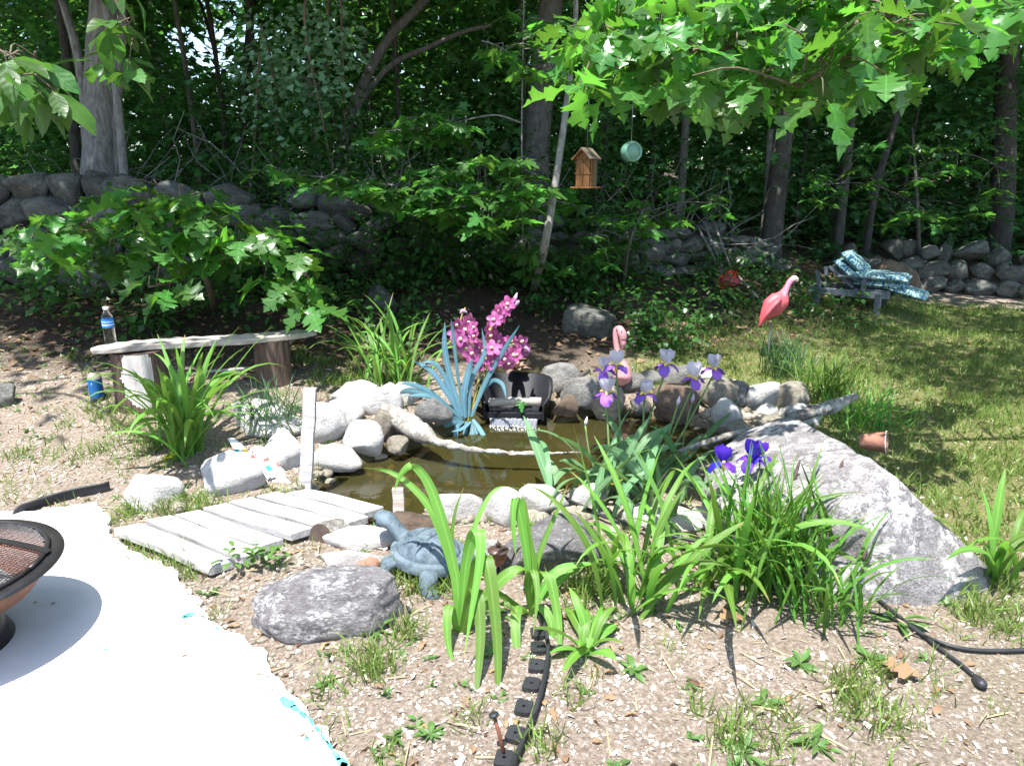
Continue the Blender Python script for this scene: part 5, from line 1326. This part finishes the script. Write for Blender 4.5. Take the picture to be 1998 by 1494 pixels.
# ------------------------------------------------------------------ solar lamp, spike, edging
lb = G(972, 1130)+Vector((0, .02, 0)); lm_ = root('solar_lamp', lb, 'small bronze solar lamp with speckled brown jar and flat lid behind the front daylily', 'garden lamp')
dz = P(972, 1098, depth(lb)).z-lb.z
lathe_part('jar', [(.004, 0), (.018, .002), (.030, .018), (.034, .036), (.030, .052), (.027, .060)], lb+Vector((0, 0, dz)), m_jar, lm_, 28)
lathe_part('lid', [(.020, .060), (.040, .060), (.040, .063), (.024, .070), (.008, .073), (.0005, .0735)], lb+Vector((0, 0, dz)), m_copper, lm_, 28)
lathe_part('finial', [(.009, .072), (.007, .082), (.011, .086), (.004, .094), (.0005, .104)], lb+Vector((0, 0, dz)), m_copper, lm_, 14)
MB().sweep([lb+Vector((0, 0, -.05)), lb+Vector((0, 0, dz+.004))], .006, 8).build('stake', m_blackpl, lm_)
def edging(pts, hh, label, tabs, tdir):
    q = smoothpath(pts, 8); e = root('lawn_edging', q[0], label, 'lawn edging'); V = []; F = []
    for i, p in enumerate(q):
        g_ = hz(p.x, p.y); t = (q[min(i+1, len(q)-1)]-q[max(0, i-1)]); s = Vector((-t.y, t.x, 0)).normalized()*.004
        b = Vector((p.x, p.y, g_-.02)); tp = Vector((p.x, p.y, g_+hh))
        V += [b-s, b+s, tp+s, tp-s]
        if i: a = 4*(i-1); F += [(a+k, a+(k+1) % 4, a+4+(k+1) % 4, a+4+k) for k in range(4)]
    F += [(3, 2, 1, 0), tuple(4*(len(q)-1)+j for j in range(4))]
    MB().add(V, F).build('strip', m_blackrub, e, False)
    MB().sweep([Vector((p.x, p.y, hz(p.x, p.y)+hh)) for p in q], .007, 7).build('bead', m_blackrub, e)
    for (x, y) in tabs:
        p = G(x, y); k = min(range(len(q)), key=lambda i: (q[i]-p).length); t = (q[min(k+1, len(q)-1)]-q[max(0, k-1)]).normalized()
        mt = Matrix.Translation(Vector((p.x, p.y, hz(p.x, p.y)+.010))) @ Matrix.Rotation(math.atan2(t.y, t.x)+rnd.gauss(0, .08), 4, 'Z')
        bm = bmesh.new(); n = 10; out = [(-.022,-.024),(.022,-.024),(.027,-.015),(.027,.015),(.022,.024),(-.022,.024),(-.027,.015),(-.027,-.015)]
        ho = [(.0055*math.cos(-2.2+2*math.pi*i/8), .0055*math.sin(-2.2+2*math.pi*i/8)) for i in range(8)]
        V2 = [Vector((x_, y_, z)) for z in (.006, -.012) for x_, y_ in out]+[Vector((x_, y_, z)) for z in (.006, -.012) for x_, y_ in ho]
        F2 = []
        for i in range(8):
            j = (i+1) % 8; F2 += [(i, j, 16+j, 16+i), (8+i, 24+i, 24+j, 8+j), (i, 8+i, 8+j, j), (16+i, 16+j, 24+j, 24+i)]
        me = mesh_py('stake_tab', V2, F2, False); link('stake_tab', me, m_blackrub, e, mt)
    return e
edging([G(-60,1035),G(0,1008),G(60,985),G(130,965),G(215,952)], .045, 'black plastic edging strip between patio and garden at the left edge', [(28,1012),(72,998),(112,985)], 1)
edging([G(1050,1205),G(1066,1250),G(1068,1300),G(1056,1360),G(1038,1420),G(1005,1500),G(980,1560)], .028, 'black plastic edging strip with stake tabs running to the bottom of the picture', [(1050,1240),(1050,1272),(1047,1305),(1037,1342),(1022,1388),(1006,1438),(984,1487)], -1)
sp_b = G(985, 1483); sp_t = P(964, 1396, depth(sp_b)-.01)
spk = root('ground_spike', sp_b, 'rusty ground spike with round head leaning up from the last edging tab', 'spike')
MB().sweep([sp_b, sp_b.lerp(sp_t, .5)+Vector((.002, 0, 0)), sp_t], [.0055, .005, .0055], 8, jit=.1).build('shaft', m_rust, spk)
ax = (sp_t-sp_b).normalized(); MB().sweep([sp_t-ax*.004, sp_t, sp_t+ax*.006, sp_t+ax*.009], [.006, .0135, .0135, .008], 14).build('head', m_blackrub, spk)

# ------------------------------------------------------------------ cords, hoses
def cord(name, pxs, r, label, lift=.012, d=None):
    q = smoothpath([(G(x, y)+Vector((0, 0, lift))) if dd is None else P(x, y, dd) for x, y, dd in pxs], 6)
    return tag(MB().sweep(q, r, 7).build(name, m_blackrub, None), label, 'cord')
cord('power_cord', [(1590,1060,None),(1640,1110,None),(1690,1155,None),(1740,1200,None),(1790,1240,None),(1850,1268,None),(1920,1278,None),(2040,1276,None)], .007, 'black cord from the iris clump running out at the right edge')
pc = root('power_cord', G(1850,1290), 'black cord ending in a plug on the bare ground at lower right', 'cord')
q = smoothpath([G(x, y)+Vector((0, 0, .012)) for x, y in [(1660,1186),(1720,1205),(1775,1228),(1830,1272),(1870,1300),(1900,1325)]], 6)
MB().sweep(q, .0065, 7).build('cable', m_blackrub, pc)
u, v_ = q[-1], G(1917, 1350)+Vector((0, 0, .016)); MB().sweep([u, u.lerp(v_, .3), u.lerp(v_, .8), v_], [.008, .015, .017, .010], 9).build('plug', m_blackrub, pc)
cord('hose', [(560,1108,2.92),(630,1101,2.9),(690,1106,2.86),(740,1128,2.78),(778,1160,2.68),(800,1200,None)], .006, 'black hose lying over the top of the low boulder beside the patio')
cord('hose', [(1035,960,3.42),(1080,962,3.36),(1130,985,3.25),(1200,1015,3.1),(1290,1040,3.0),(1400,1062,2.9),(1500,1062,2.8),(1590,1062,None)], .008, 'black hose crossing the white near stones into the irises')
# ------------------------------------------------------------------ small things by the big boulder
bl = P(1519, 972, 2.93); bs = root('gazing_ball', bl, 'round teal glazed ball with dark stripes lying behind the siberian irises', 'ball')
MB().lathe([(.0005, -.065)]+[(.065*math.cos(a), .065*math.sin(a)) for a in np.linspace(-1.5, 1.5, 18)]+[(.0005, .065)], bl, 28).build('ball', m_tealball, bs)
for k in range(2): MB().sweep([bl+Vector((.0665*math.cos(a)*(1 if k else .95), -.02*(1-k)+.0665*math.sin(a)*.0-.064*abs(math.sin(a+.0))*.3, .0665*math.sin(a))) for a in np.linspace(-1.4, 1.4, 14)], .0015, 5).build('stripe', m_black, bs)
ab_ = P(1432, 938, 2.98); ae = P(1598, 932, 3.02); art = root('painted_stick', ab_, 'thin pale stick with red and blue painted tip resting on the huge boulder', 'stick')
MB().sweep([ab_, ab_.lerp(ae, .8)], .005, 7).build('shaft', m_dock, art); MB().sweep([ab_.lerp(ae, .8), ab_.lerp(ae, .93)], [.007, .008], 7).build('red_tip', m_red, art); MB().sweep([ab_.lerp(ae, .93), ae], [.008, .004], 7).build('blue_tip', m_deepiris, art)
cp_ = P(1708, 862, 3.7); pot = root('tipped_pot', cp_, 'brown glazed pot lying tipped over behind the huge boulder', 'pot')
mt = Matrix.Translation(cp_) @ Vector((.72, -.45, .12)).to_track_quat('Z', 'Y').to_matrix().to_4x4() @ Matrix.Scale(.72, 4)
MB().lathe([(.05, -.10), (.065, -.02), (.075, .06), (.082, .066), (.082, .076), (.072, .076), (.068, .06), (.055, -.02), (.04, -.085), (.0005, -.088)], (0, 0, 0), 28).build('body', m_terracotta, pot, mtx=mt)
MB().lathe([(.0828, .068), (.0828, .075)], (0, 0, 0), 28).build('rim_band', m_white, pot, mtx=mt)
tag(stone('brick_piece', 718, 1102, 48, 30, m_terracotta, None, rot=.3), 'broken reddish brick piece beside the turtle', 'brick')
rl = G(690, 1222); tag(MB().sweep(smoothpath([rl+Vector((-.03, 0, .02)), rl+Vector((0, 0, .035)), rl+Vector((.035, .01, .03))], 3), lerp_list([.006, .022, .008], 7), 7, .5, .3).build('dry_leaf', m_terracotta, None), 'curled rusty brown dead leaf against the low boulder', 'leaf')

# ------------------------------------------------------------------ flamingos
fb = G(1499, 702); fd = depth(fb)
fl = root('flamingo', fb, 'pink plastic flamingo standing upright on wire legs at the edge of the lawn', 'flamingo')
def f_(x, y, o=0): return P(x, y, fd+o)
q = smoothpath([f_(1483,632),f_(1492,617),f_(1506,600),f_(1522,585),f_(1529,572),f_(1534,562),f_(1539,553),f_(1544,547)], 4)
MB().sweep(q, [x*fd/FPX for x in lerp_list([2, 10, 21, 20, 9, 5.5, 5, 6], len(q))], 18, up=Vector((0, 1, 0)), flat=.75).build('body', m_pink, fl)
MB().sweep(smoothpath([f_(1524,584,-.02),f_(1531,570),f_(1537,557),f_(1543,548),f_(1549,545)], 4), [x*fd/FPX for x in lerp_list([9, 6.5, 5.5, 6, 4], 17)], 12).build('neck', m_pinkneck, fl)
MB().sweep(smoothpath([f_(1543,547),f_(1549,544),f_(1553,546),f_(1553,550)], 4), [x*fd/FPX for x in lerp_list([5, 6.5, 5.5, 3.5], 13)], 12).build('head', m_cream, fl)
MB().sweep(smoothpath([f_(1551,549),f_(1549,554),f_(1545,559)], 3), [x*fd/FPX for x in (4, 3.8, 3.4, 3, 2.4, 1.8, .6)], 8).build('beak', m_black, fl)
for s in (-1, 1):
    wq = smoothpath([f_(1481,638,s*.05),f_(1495,612,s*.085),f_(1512,592,s*.085),f_(1522,582,s*.06)], 4)
    MB().sweep(wq, [x*fd/FPX for x in lerp_list([1.5, 12, 15, 6], len(wq))], 12, .45, up=Vector((0, 0, 1))).build('wing', m_pink, fl)
    MB().sweep([f_(1505+2*s, 615, s*.02), Vector((fb.x+.006*s, fb.y+.02*s, fb.z-.05))], .0032, 6).build('leg', m_wire, fl)
d2 = 5.05; fb2 = P(1206, 760, d2); fb2.z = hz(fb2.x, fb2.y)
fl2 = root('flamingo', fb2, 'faded pink plastic flamingo with drooping head behind the lilac irises', 'flamingo')
def g_(x, y, o=0): return P(x, y, d2+o)
q = smoothpath([g_(1210,752),g_(1214,738),g_(1212,718),g_(1207,698),g_(1203,675),g_(1201,655),g_(1203,643),g_(1209,641)], 4)
MB().sweep(q, [x*d2/FPX for x in lerp_list([4, 20, 17, 7, 5.5, 5.5, 6, 6], len(q))], 16, up=Vector((0, 1, 0))).build('body', m_palepink, fl2)
q = smoothpath([g_(1203,643,-.01),g_(1209,642,-.02),g_(1214,652,-.03),g_(1216,664,-.03)], 4); MB().sweep(q, [x*d2/FPX for x in lerp_list([5, 7.5, 9, 7], len(q))], 14).build('head', m_palepink, fl2)
q = smoothpath([g_(1215,662,-.03),g_(1216,672,-.03),g_(1214,682,-.025)], 4); bk = MB().sweep(q, [x*d2/FPX for x in lerp_list([6.8, 5.5, 1.2], len(q))], 10).build('beak', m_palepink, fl2)
MB().sweep([g_(1213,646,-.062), g_(1213,646,-.066)], .0045, 8).build('eye', m_black, fl2)
for s in (-1, 1): MB().sweep([g_(1210+3*s, 745, 0), Vector((fb2.x+.012*s, fb2.y, fb2.z-.04))], .003, 6).build('leg', m_wire, fl2)

# ------------------------------------------------------------------ lounge chair and cushions
la = G(1592, 594); lbp = G(1712, 616); la.z = hz(la.x, la.y); axl = Vector((lbp.x-la.x, lbp.y-la.y, 0)); Ln = axl.length; axl.normalize(); wd2 = Vector((-axl.y, axl.x, 0))
if wd2.x < 0: wd2 = -wd2
lo = Vector((la.x, la.y, min(hz(la.x, la.y), hz(lbp.x, lbp.y)))); lc = root('lounge_chair', lo, 'blue grey wooden lounge chair with raised backrest on the lawn edge', 'lounge chair')
LM = Matrix((axl, wd2, Vector((0, 0, 1)))).transposed().to_4x4(); LM = Matrix.Translation(lo) @ LM @ Matrix.Scale(.86, 4)
def lbx(name, a, b, parent=lc, rot=0, piv=None, bev=.006):
    m_ = LM
    if rot: m_ = LM @ Matrix.Translation(piv) @ Matrix.Rotation(rot, 4, 'Y') @ Matrix.Translation(-Vector(piv))
    me = mesh_py(name, *(lambda m: (m.V, m.F))(MB().box(a, b)), False); o = link(name, me, m_greywood, parent, m_); bv = o.modifiers.new('bevel', 'BEVEL'); bv.width = bev; return o
W_ = .60; LL = Ln/.86*.98
for s in (0, W_-.045): lbx('side_rail', (-.12, s, .20), (LL+.12, s+.04, .29))
for x in (0, LL):
    for s in (-.035, W_+.0): lbx('leg', (x-.04, s, -.03), (x+.04, s+.034, .27 if x else .25))
lbx('cross_rail', (-.12, .0401, .21), (-.08, W_-.0451, .28)); lbx('cross_rail', (LL+.08, .0401, .21), (LL+.12, W_-.0451, .28))
for k in range(9): x = .42+k*(LL-.36)/8; lbx('slat', (x, .0, .292), (x+.06, W_-.005, .31), bev=.003)
BR = -R(-52); pv = (.40, 0, .30)
for s in (.02, W_-.07): lbx('back_rail', (.0, s, .295), (.40, s+.045, .335), rot=R(38), piv=pv)
for k in range(4): x = .02+k*.09; lbx('back_slat', (x, .066, .336), (x+.08, W_-.071, .352), rot=R(38), piv=pv, bev=.003)
for s in (.0, W_-.06): lbx('prop', (-.02, s+.07, .24), (.03, s+.10, .50), rot=R(-12), piv=(0, 0, .26))
for s in (-.04, W_): lbx('armrest_post', (.50, s+.001, .24), (.56, s+.035, .44)); lbx('armrest', (.22, s-.01, .441), (.66, s+.05, .465))
def cushion(parent, name, a, b, rot=0, piv=(0, 0, 0), n=12, m=9):
    V = []; F = []; L_, Wc, H_ = b[0]-a[0], b[1]-a[1], b[2]-a[2]
    for side in (1, -1):
        for i in range(n+1):
            for j in range(m+1):
                u_, w_ = i/n*2-1, j/m*2-1; e = (max(0, 1-abs(u_)**5)*max(0, 1-abs(w_)**5))**.4; tuft = 1-.10*math.cos(u_*7)*math.cos(w_*4)
                V.append((a[0]+L_*(u_*.5+.5), a[1]+Wc*(w_*.5+.5), (a[2]+b[2])/2+side*H_/2*e*tuft))
    K = (n+1)*(m+1)
    for s in (0, 1):
        for i in range(n):
            for j in range(m): k = s*K+i*(m+1)+j; f = (k, k+m+1, k+m+2, k+1); F.append(f if s == 0 else f[::-1])
    m_ = LM
    if rot: m_ = LM @ Matrix.Translation(piv) @ Matrix.Rotation(rot, 4, 'Y') @ Matrix.Translation(-Vector(piv))
    return link(name, mesh_py(name, V, F), m_cushion, parent, m_)
cs = root('lounge_cushion', lo+axl*.7+Vector((0, 0, .33)), 'long blue green floral cushion lying on the lounge chair over its foot end', 'cushion')
cushion(cs, 'seat_section', (.40, -.01, .315), (.98, W_, .42)); cushion(cs, 'middle_section', (.90, -.01, .30), (LL+.10, W_, .40), R(2), (.9, 0, .3)); cushion(cs, 'foot_section', (LL+.06, -.01, .295), (LL+.52, W_, .385), R(14), (LL+.06, 0, .33))
cushion(cs, 'back_section', (.0, .0, .355), (.40, W_-.02, .45), R(38), pv)
cs2 = root('lounge_cushion', lo+axl*.5+Vector((0, 0, .5)), 'second floral cushion lying folded on top of the lounge chair seat', 'cushion')
cushion(cs2, 'back_section', (-.02, .08, .455), (.36, W_+.05, .56), R(40), pv); cushion(cs2, 'seat_section', (.36, -.03, .425), (1.0, W_+.02, .52), R(3), (.36, 0, .45))

# ------------------------------------------------------------------ birdhouse, hanging drum
hb_ = P(1143, 368, 5.2); bh = root('birdhouse', hb_, 'cedar birdhouse with pitched roof and overhanging floor hanging under the oak leaves', 'birdhouse')
BM = Matrix.Translation(hb_) @ Matrix.Rotation(R(-32), 4, 'Z')
def bx_(name, a, b, mat, bev=.003, m2=None):
    me = mesh_py(name, *(lambda m: (m.V, m.F))(MB().box(a, b)), False); o = link(name, me, mat, bh, BM @ (m2 or Matrix())); bv = o.modifiers.new('bevel', 'BEVEL'); bv.width = bev; return o
bx_('floor', (-.085, -.085, 0), (.085, .085, .012), m_cedar)
for k, x in enumerate((-.052, .002)): bx_('wall_board', (x, -.056, .0125), (x+.050, -.046, .20-.0), m_cedar if k == 0 else m_cedar)
for k, y in enumerate((-.045, .003)): bx_('wall_board', (.053, y, .0125), (.063, y+.046, .20), m_cedargrey if k else m_cedar); bx_('wall_board', (-.063, y, .0125), (-.053, y+.046, .20), m_cedar)
bx_('wall_board', (-.052, .050, .0125), (.052, .060, .20), m_cedar)
mb = MB(); mb.add([(-.063,-.0455,.201),(.063,-.0455,.201),(0,-.0455,.262),(-.063,-.0555,.201),(.063,-.0555,.201),(0,-.0555,.262)], [(0,1,2),(3,5,4),(0,3,4,1),(1,4,5,2),(2,5,3,0)])
link('gable', mesh_py('gable', mb.V, mb.F, False), m_cedar, bh, BM)
bx_('batten', (-.064, -.0595, .10), (.0655, -.0565, .106), m_cedar, .001)
bx_('roof_board', (-.005, -.085, -.006), (.105, .085, .006), m_cedargrey, .002, Matrix.Translation((0, 0, .275)) @ Matrix.Rotation(R(45), 4, 'Y'))
bx_('roof_board', (-.110, -.085, -.006), (-.0055, .085, .006), m_cedar, .002, Matrix.Translation((0, 0, .275)) @ Matrix.Rotation(R(-45), 4, 'Y'))
MB().sweep([hb_+Vector((0, 0, .27)), hb_+Vector((.01, 0, .9))], .002, 5).build('hanging_wire', m_wire, bh)
dr_ = P(1231, 297, 5.6); dm = root('hanging_drum', dr_, 'round green translucent plastic drum hanging beside the birdhouse', 'bird feeder')
mt = Matrix.Translation(dr_) @ Vector((.35, -.93, .05)).to_track_quat('Z', 'Y').to_matrix().to_4x4()
MB().lathe([(.0005, -.05), (.06, -.05), (.072, -.04), (.078, .0), (.078, .04), (.070, .05), (.060, .05), (.058, .042), (.0005, .040)], (0, 0, 0), 36).build('body', m_greenpl, dm, mtx=mt)
MB().lathe([(.0005, .0435), (.056, .0435), (.057, .0425)], (0, 0, 0), 36).build('front_disc', m_greenpl, dm, mtx=mt)
MB().sweep([dr_+Vector((0, 0, .075)), dr_+Vector((.0, 0, .6))], .002, 5).build('hanging_wire', m_wire, dm)
# ------------------------------------------------------------------ garden tools leaning on the wall
tp = G(1432, 556)
for k, (x0, y0, x1, y1, rr, lab) in enumerate([(1360,440,1412,540,.016,'weathered pole leftmost in the bundle leaning on the wall'),(1372,432,1420,548,.014,'grey pole leaning on the wall between two other poles'),(1392,430,1432,540,.012,'thin pole leaning on the wall right of the others')]):
    tag(MB().sweep([P(x1, y1, depth(tp)-.02), P(x0, y0, depth(tp)+.35)], rr, 7, jit=.1).build('leaning_pole', m_palebark, None), lab, 'pole')
sh = root('shovel', G(1488, 590), 'shovel with long grey handle and red blade lying against the bank', 'shovel')
MB().sweep(smoothpath([P(1428,525,8.2), P(1455,555,7.95), P(1489,592,7.6)], 3), .016, 8).build('handle', m_oldwood, sh)
V, F = petal_VF(.32, .26, (-.2, .3), .35, 6, 6, 0); mt = Matrix.Translation(P(1432,528,8.1)) @ Matrix.Rotation(R(140), 4, 'Z') @ Matrix.Rotation(R(-35), 4, 'X')
MB().add(V, F).build('blade', m_red, sh, mtx=mt)
tag(MB().sweep(smoothpath([P(1408,552,8.0), P(1418,545,8.0), P(1430,550,7.95), P(1440,540,8.0)], 3), [.02,.06,.07,.06,.07,.06,.07,.06,.05,.02], 8, .6, .3).build('red_bag', m_pink, None), 'crumpled faded red cloth lying at the foot of the poles', 'cloth')

# ------------------------------------------------------------------ ground cover, litter, weeds
def scatter(n, x0, x1, y0, y1, keep, g):
    x, y = g.uniform(x0, x1, n), g.uniform(y0, y1, n); ok = (keep(x, y) > g.random(n)) & (sdist(POND, x, y) < .02) & (sdist(SLAB, x, y) < 0)
    x, y = x[ok], y[ok]; return np.stack([x, y, H(x, y)+.002], 1)
def rd(n, g, up=.25):
    a = g.random(n)*6.283; return np.stack([np.cos(a), np.sin(a), g.normal(size=n)*up], 1)
g = np.random.default_rng(21)
def upv(n, g, s=.3): return np.stack([g.normal(size=n)*s, g.normal(size=n)*s, np.ones(n)], 1)
chip = (np.array([(-.25, 0, 0), (.28, .05, 0), (.22, 1, .0), (-.2, .9, 0), (0, .5, .14)]), np.array([(0, 1, 4), (1, 2, 4), (2, 3, 4), (3, 0, 4)]))
front = lambda x, y: np.clip(1-lawn_mask(x, y)*.9, 0, 1)*np.clip(1-floor_mask(x, y)*.8, 0, 1)*(.25+.9*(vnoise(x, y, 3)))
pos = scatter(120000, -4.0, 3.2, 1.35, 5.2, front, g); n = len(pos)
tag(tile('wood_chips', chip, pos, rd(n, g), upv(n, g, .45), np.minimum(g.gamma(1.6, .0042, n)+.002, .034), m_chip), kind='stuff')
OVT = sym_leaf([(.01, 0), (.16, .2), (.25, .45), (.15, .5), (.2, .7), (0, 1)], .5, .9, 3)
pos = scatter(4200, -4.0, 3.2, 1.35, 5.2, lambda x, y: np.clip(1-lawn_mask(x, y), 0, 1)*(.2+.8*vnoise(x, y, 2)), g); n = len(pos); pos[:, 2] += .006
tag(tile('leaf_litter', OVT, pos, rd(n, g), upv(n, g, .7), g.uniform(.015, .05, n), m_deadleaf), kind='stuff')
pos = scatter(9000, -5.5, 7, 4.4, 9.5, lambda x, y: floor_mask(x, y)*.8+.03, g); n = len(pos); pos[:, 2] += .008
tag(tile('forest_leaf_litter', diamond_leaf(.75), pos, rd(n, g), upv(n, g, .5), g.uniform(.03, .08, n), m_deadleaf), kind='stuff')
x_ = g.uniform(-2.4, 0, 900); y_ = g.uniform(1.3, 3.4, 900); q_ = sdist(SLAB, x_, y_); ok = (q_ > .01) & (g.random(900) < np.exp(-q_*9)*.6+.01); pos = np.stack([x_[ok], y_[ok], np.full(ok.sum(), .015)], 1); n = len(pos)
tag(tile('patio_debris', chip, pos, rd(n, g, .03), upv(n, g, .15), g.uniform(.004, .018, n), m_deadleaf), kind='stuff')
pos = scatter(1500, -4, 3, 1.35, 5, lambda x, y: np.clip(1-lawn_mask(x, y), 0, 1)*.8, g); n = len(pos)
straw = (np.array([(-.02, 0, 0), (.02, 0, 0), (.02, 1, 0), (-.02, 1, .02), (0, .5, .05)]), np.array([(0, 1, 4), (1, 2, 4), (2, 3, 4), (3, 0, 4)]))
pos[:, 2] += .006; tag(tile('dry_straw', straw, pos, rd(n, g, .15), upv(n, g), g.uniform(.03, .11, n), m_straw), kind='stuff')
# lawn: short uneven blades
pos = scatter(190000, .9, 9, 2.0, 9.2, lambda x, y: lawn_mask(x, y)*(.25+1.1*vnoise(x, y, 2.6)*vnoise(x, y, 7)*1.6), g); n = len(pos)
D = np.stack([g.normal(size=n)*.55, g.normal(size=n)*.55, np.ones(n)], 1)
tag(tile('lawn_grass', blade_tpl(.12, .35), pos, D, rd(n, g), g.uniform(.025, .065, n), m_grass), kind='stuff')
# sparse grass in the bare ground: little tufts
def tufts(n, x0, x1, y0, y1, keep, g, per=26, rr=.035, hh=(.03, .10)):
    c = scatter(n, x0, x1, y0, y1, keep, g); k = len(c); p = np.repeat(c, per, 0); m = len(p); sc = np.repeat(g.uniform(.5, 1.3, k), per)
    p[:, :2] += g.normal(size=(m, 2))*rr*sc[:, None]; p[:, 2] = H(p[:, 0], p[:, 1])
    D = np.stack([g.normal(size=m)*.45, g.normal(size=m)*.45, np.ones(m)], 1); return p, D, g.uniform(*hh, m)*sc
p, D, s = tufts(1500, -4, 3.2, 1.4, 5.2, lambda x, y: (.16+.84*(vnoise(x, y, 1.5)*.6+vnoise(x, y, 5)*.4 > .54))*(.45+.55*(x < -.8)+.4*(x > .9)), g, 20, .03, (.02, .08)); m = len(p)
tag(tile('sparse_grass', blade_tpl(.07, .4), p, D, rd(m, g), s, m_grass), kind='stuff')
def edge_pts(pxs, k, g, r=.03):
    out = []
    for x, y in pxs:
        b = G(x, y)
        for j in range(k): q = b+Vector((g.normal()*r, g.normal()*r, 0)); out.append((q.x, q.y, hz(q.x, q.y)))
    return np.array(out)
p = edge_pts([(x, 985+rnd.uniform(-12, 25)) for x in range(240, 420, 9)]+[(x, 1058+(x-225)*.40+rnd.uniform(0, 8)) for x in range(225, 400, 26)]+[(x, 1105+rnd.uniform(-25, 60)) for x in range(770, 900, 8)]+[(x, 830+rnd.uniform(-40, 60)) for x in range(180, 340, 8)]+[(x, 700+rnd.uniform(-10, 60)) for x in range(600, 720, 9)]+[(x, 1130+rnd.uniform(-30, 60)) for x in range(1080, 1180, 9)]+[(1690+rnd.uniform(-70, 70), 1370+rnd.uniform(-60, 100)) for x in range(12)]+[(1470+rnd.uniform(-80, 80), 1420+rnd.uniform(-30, 60)) for x in range(7)]+[(760+rnd.uniform(-60, 60), 1260+rnd.uniform(-40, 60)) for x in range(8)]+[(1140+rnd.uniform(-40, 50), 1130+rnd.uniform(-30, 30)) for x in range(8)]+[(1360, 1390), (1110, 1370), (920, 1410), (640, 1350), (1060, 1470)]+[(1900+rnd.uniform(-60, 90), 1180+rnd.uniform(-60, 60)) for x in range(18)], 34, g); m = len(p)
D = np.stack([g.normal(size=m)*.5, g.normal(size=m)*.5, np.ones(m)], 1)
tag(tile('edge_grass', blade_tpl(.06, .4), p, D, rd(m, g), g.uniform(.03, .10, m), m_grass), kind='stuff')
# broad leaved weeds, too many to count
c = scatter(900, -4, 3.4, 1.4, 5.4, lambda x, y: .2+.8*(vnoise(x, y, 2.2) > .45), g); per = 9; p = np.repeat(c, per, 0); m = len(p); sc = np.repeat(g.uniform(.4, 1.2, len(c)), per)
p[:, :2] += g.normal(size=(m, 2))*.012*sc[:, None]; a = g.random(m)*6.283; D = np.stack([np.cos(a), np.sin(a), g.uniform(.1, 1.1, m)], 1)
tag(tile('weeds', diamond_leaf(.42), p, D, upv(m, g, .3), .038*sc*g.uniform(.4, 1.2, m), m_weed), kind='stuff')
for x, y, s, lb in [(1700,1290,1.0,'plantain weed rosette below the coiled cords'),(1490,1370,.9,'grey green weed rosette left of the grass patch at lower right'),(1750,1215,1.7,'large dark leaved weed where the two black cords cross'),(735,1235,1.1,'weed with long leaves right of the low purplish boulder'),(1450,1470,1.2,'weed rosette at the bottom edge right of centre'),(1590,1460,1.2,'weed rosette at the bottom edge under the wispy grass'),(770,1437,.7,'small bright weed beside the patio edge at the bottom'),(840,1435,.8,'round leafy weed left of the ground spike'),(1235,1310,.9,'weed rosette right of the small floppy daylily'),(640,1330,.7,'small upright weed beside the patio edge'),(1560,1300,.9,'weed rosette in front of the dense siberian iris')]:
    b = G(x, y); t = root('weed', b, lb, 'weed'); wx_ = rnd.uniform(.38, .85)
    for k in range(13):
        a = k*2.4; put_leaf(OVALS, m_weed, t, b+Vector((0, 0, .004)), dirv(a+rnd.gauss(0, .3), .1+.07*k*rnd.random()), .068*s*rnd.uniform(.4, 1.15), rnd.gauss(0, .3)).scale.x *= wx_
pw = G(500, 1112); t = root('periwinkle', pw, 'glossy periwinkle with small oval leaves at the front corner of the boardwalk', 'periwinkle')
for k in range(46):
    q = pw+Vector((rnd.gauss(0, .065), rnd.gauss(0, .022), rnd.uniform(.005, .10))); put_leaf(OVALS, m_weed, t, q, dirv(rnd.random()*6.28, rnd.uniform(-.2, .7)), rnd.uniform(.035, .055))
for x, y, lb in [(1192,990,'fresh yellow leaf lying on the pale stones in the iris leaves'),(315,915,'yellow green leaf lying beside the left daylily')]:
    o = put_leaf(OAKS, m_yel, None, G(x, y)+Vector((0, 0, .10 if x > 1000 else .04)), dirv(1.0, .3), .10); o.name = 'fallen_leaf'; tag(o, lb, 'leaf')
for x, y in [(1395,1225),(1330,1330)]: pass
o = put_leaf(OAKS, m_deadleaf, None, G(1800,1335)+Vector((0, 0, .02)), dirv(2.6, .15), .12); o.name = 'dead_leaf'; tag(o, 'curled brown dead oak leaf on the bare ground near the plug', 'leaf')
o = put_leaf(OAKS, m_deadleaf, None, G(1400,1225)+Vector((0, 0, .03)), dirv(.4, .2), .11); o.name = 'dead_leaf'; tag(o, 'pale dead leaf below the striped daylily', 'leaf')
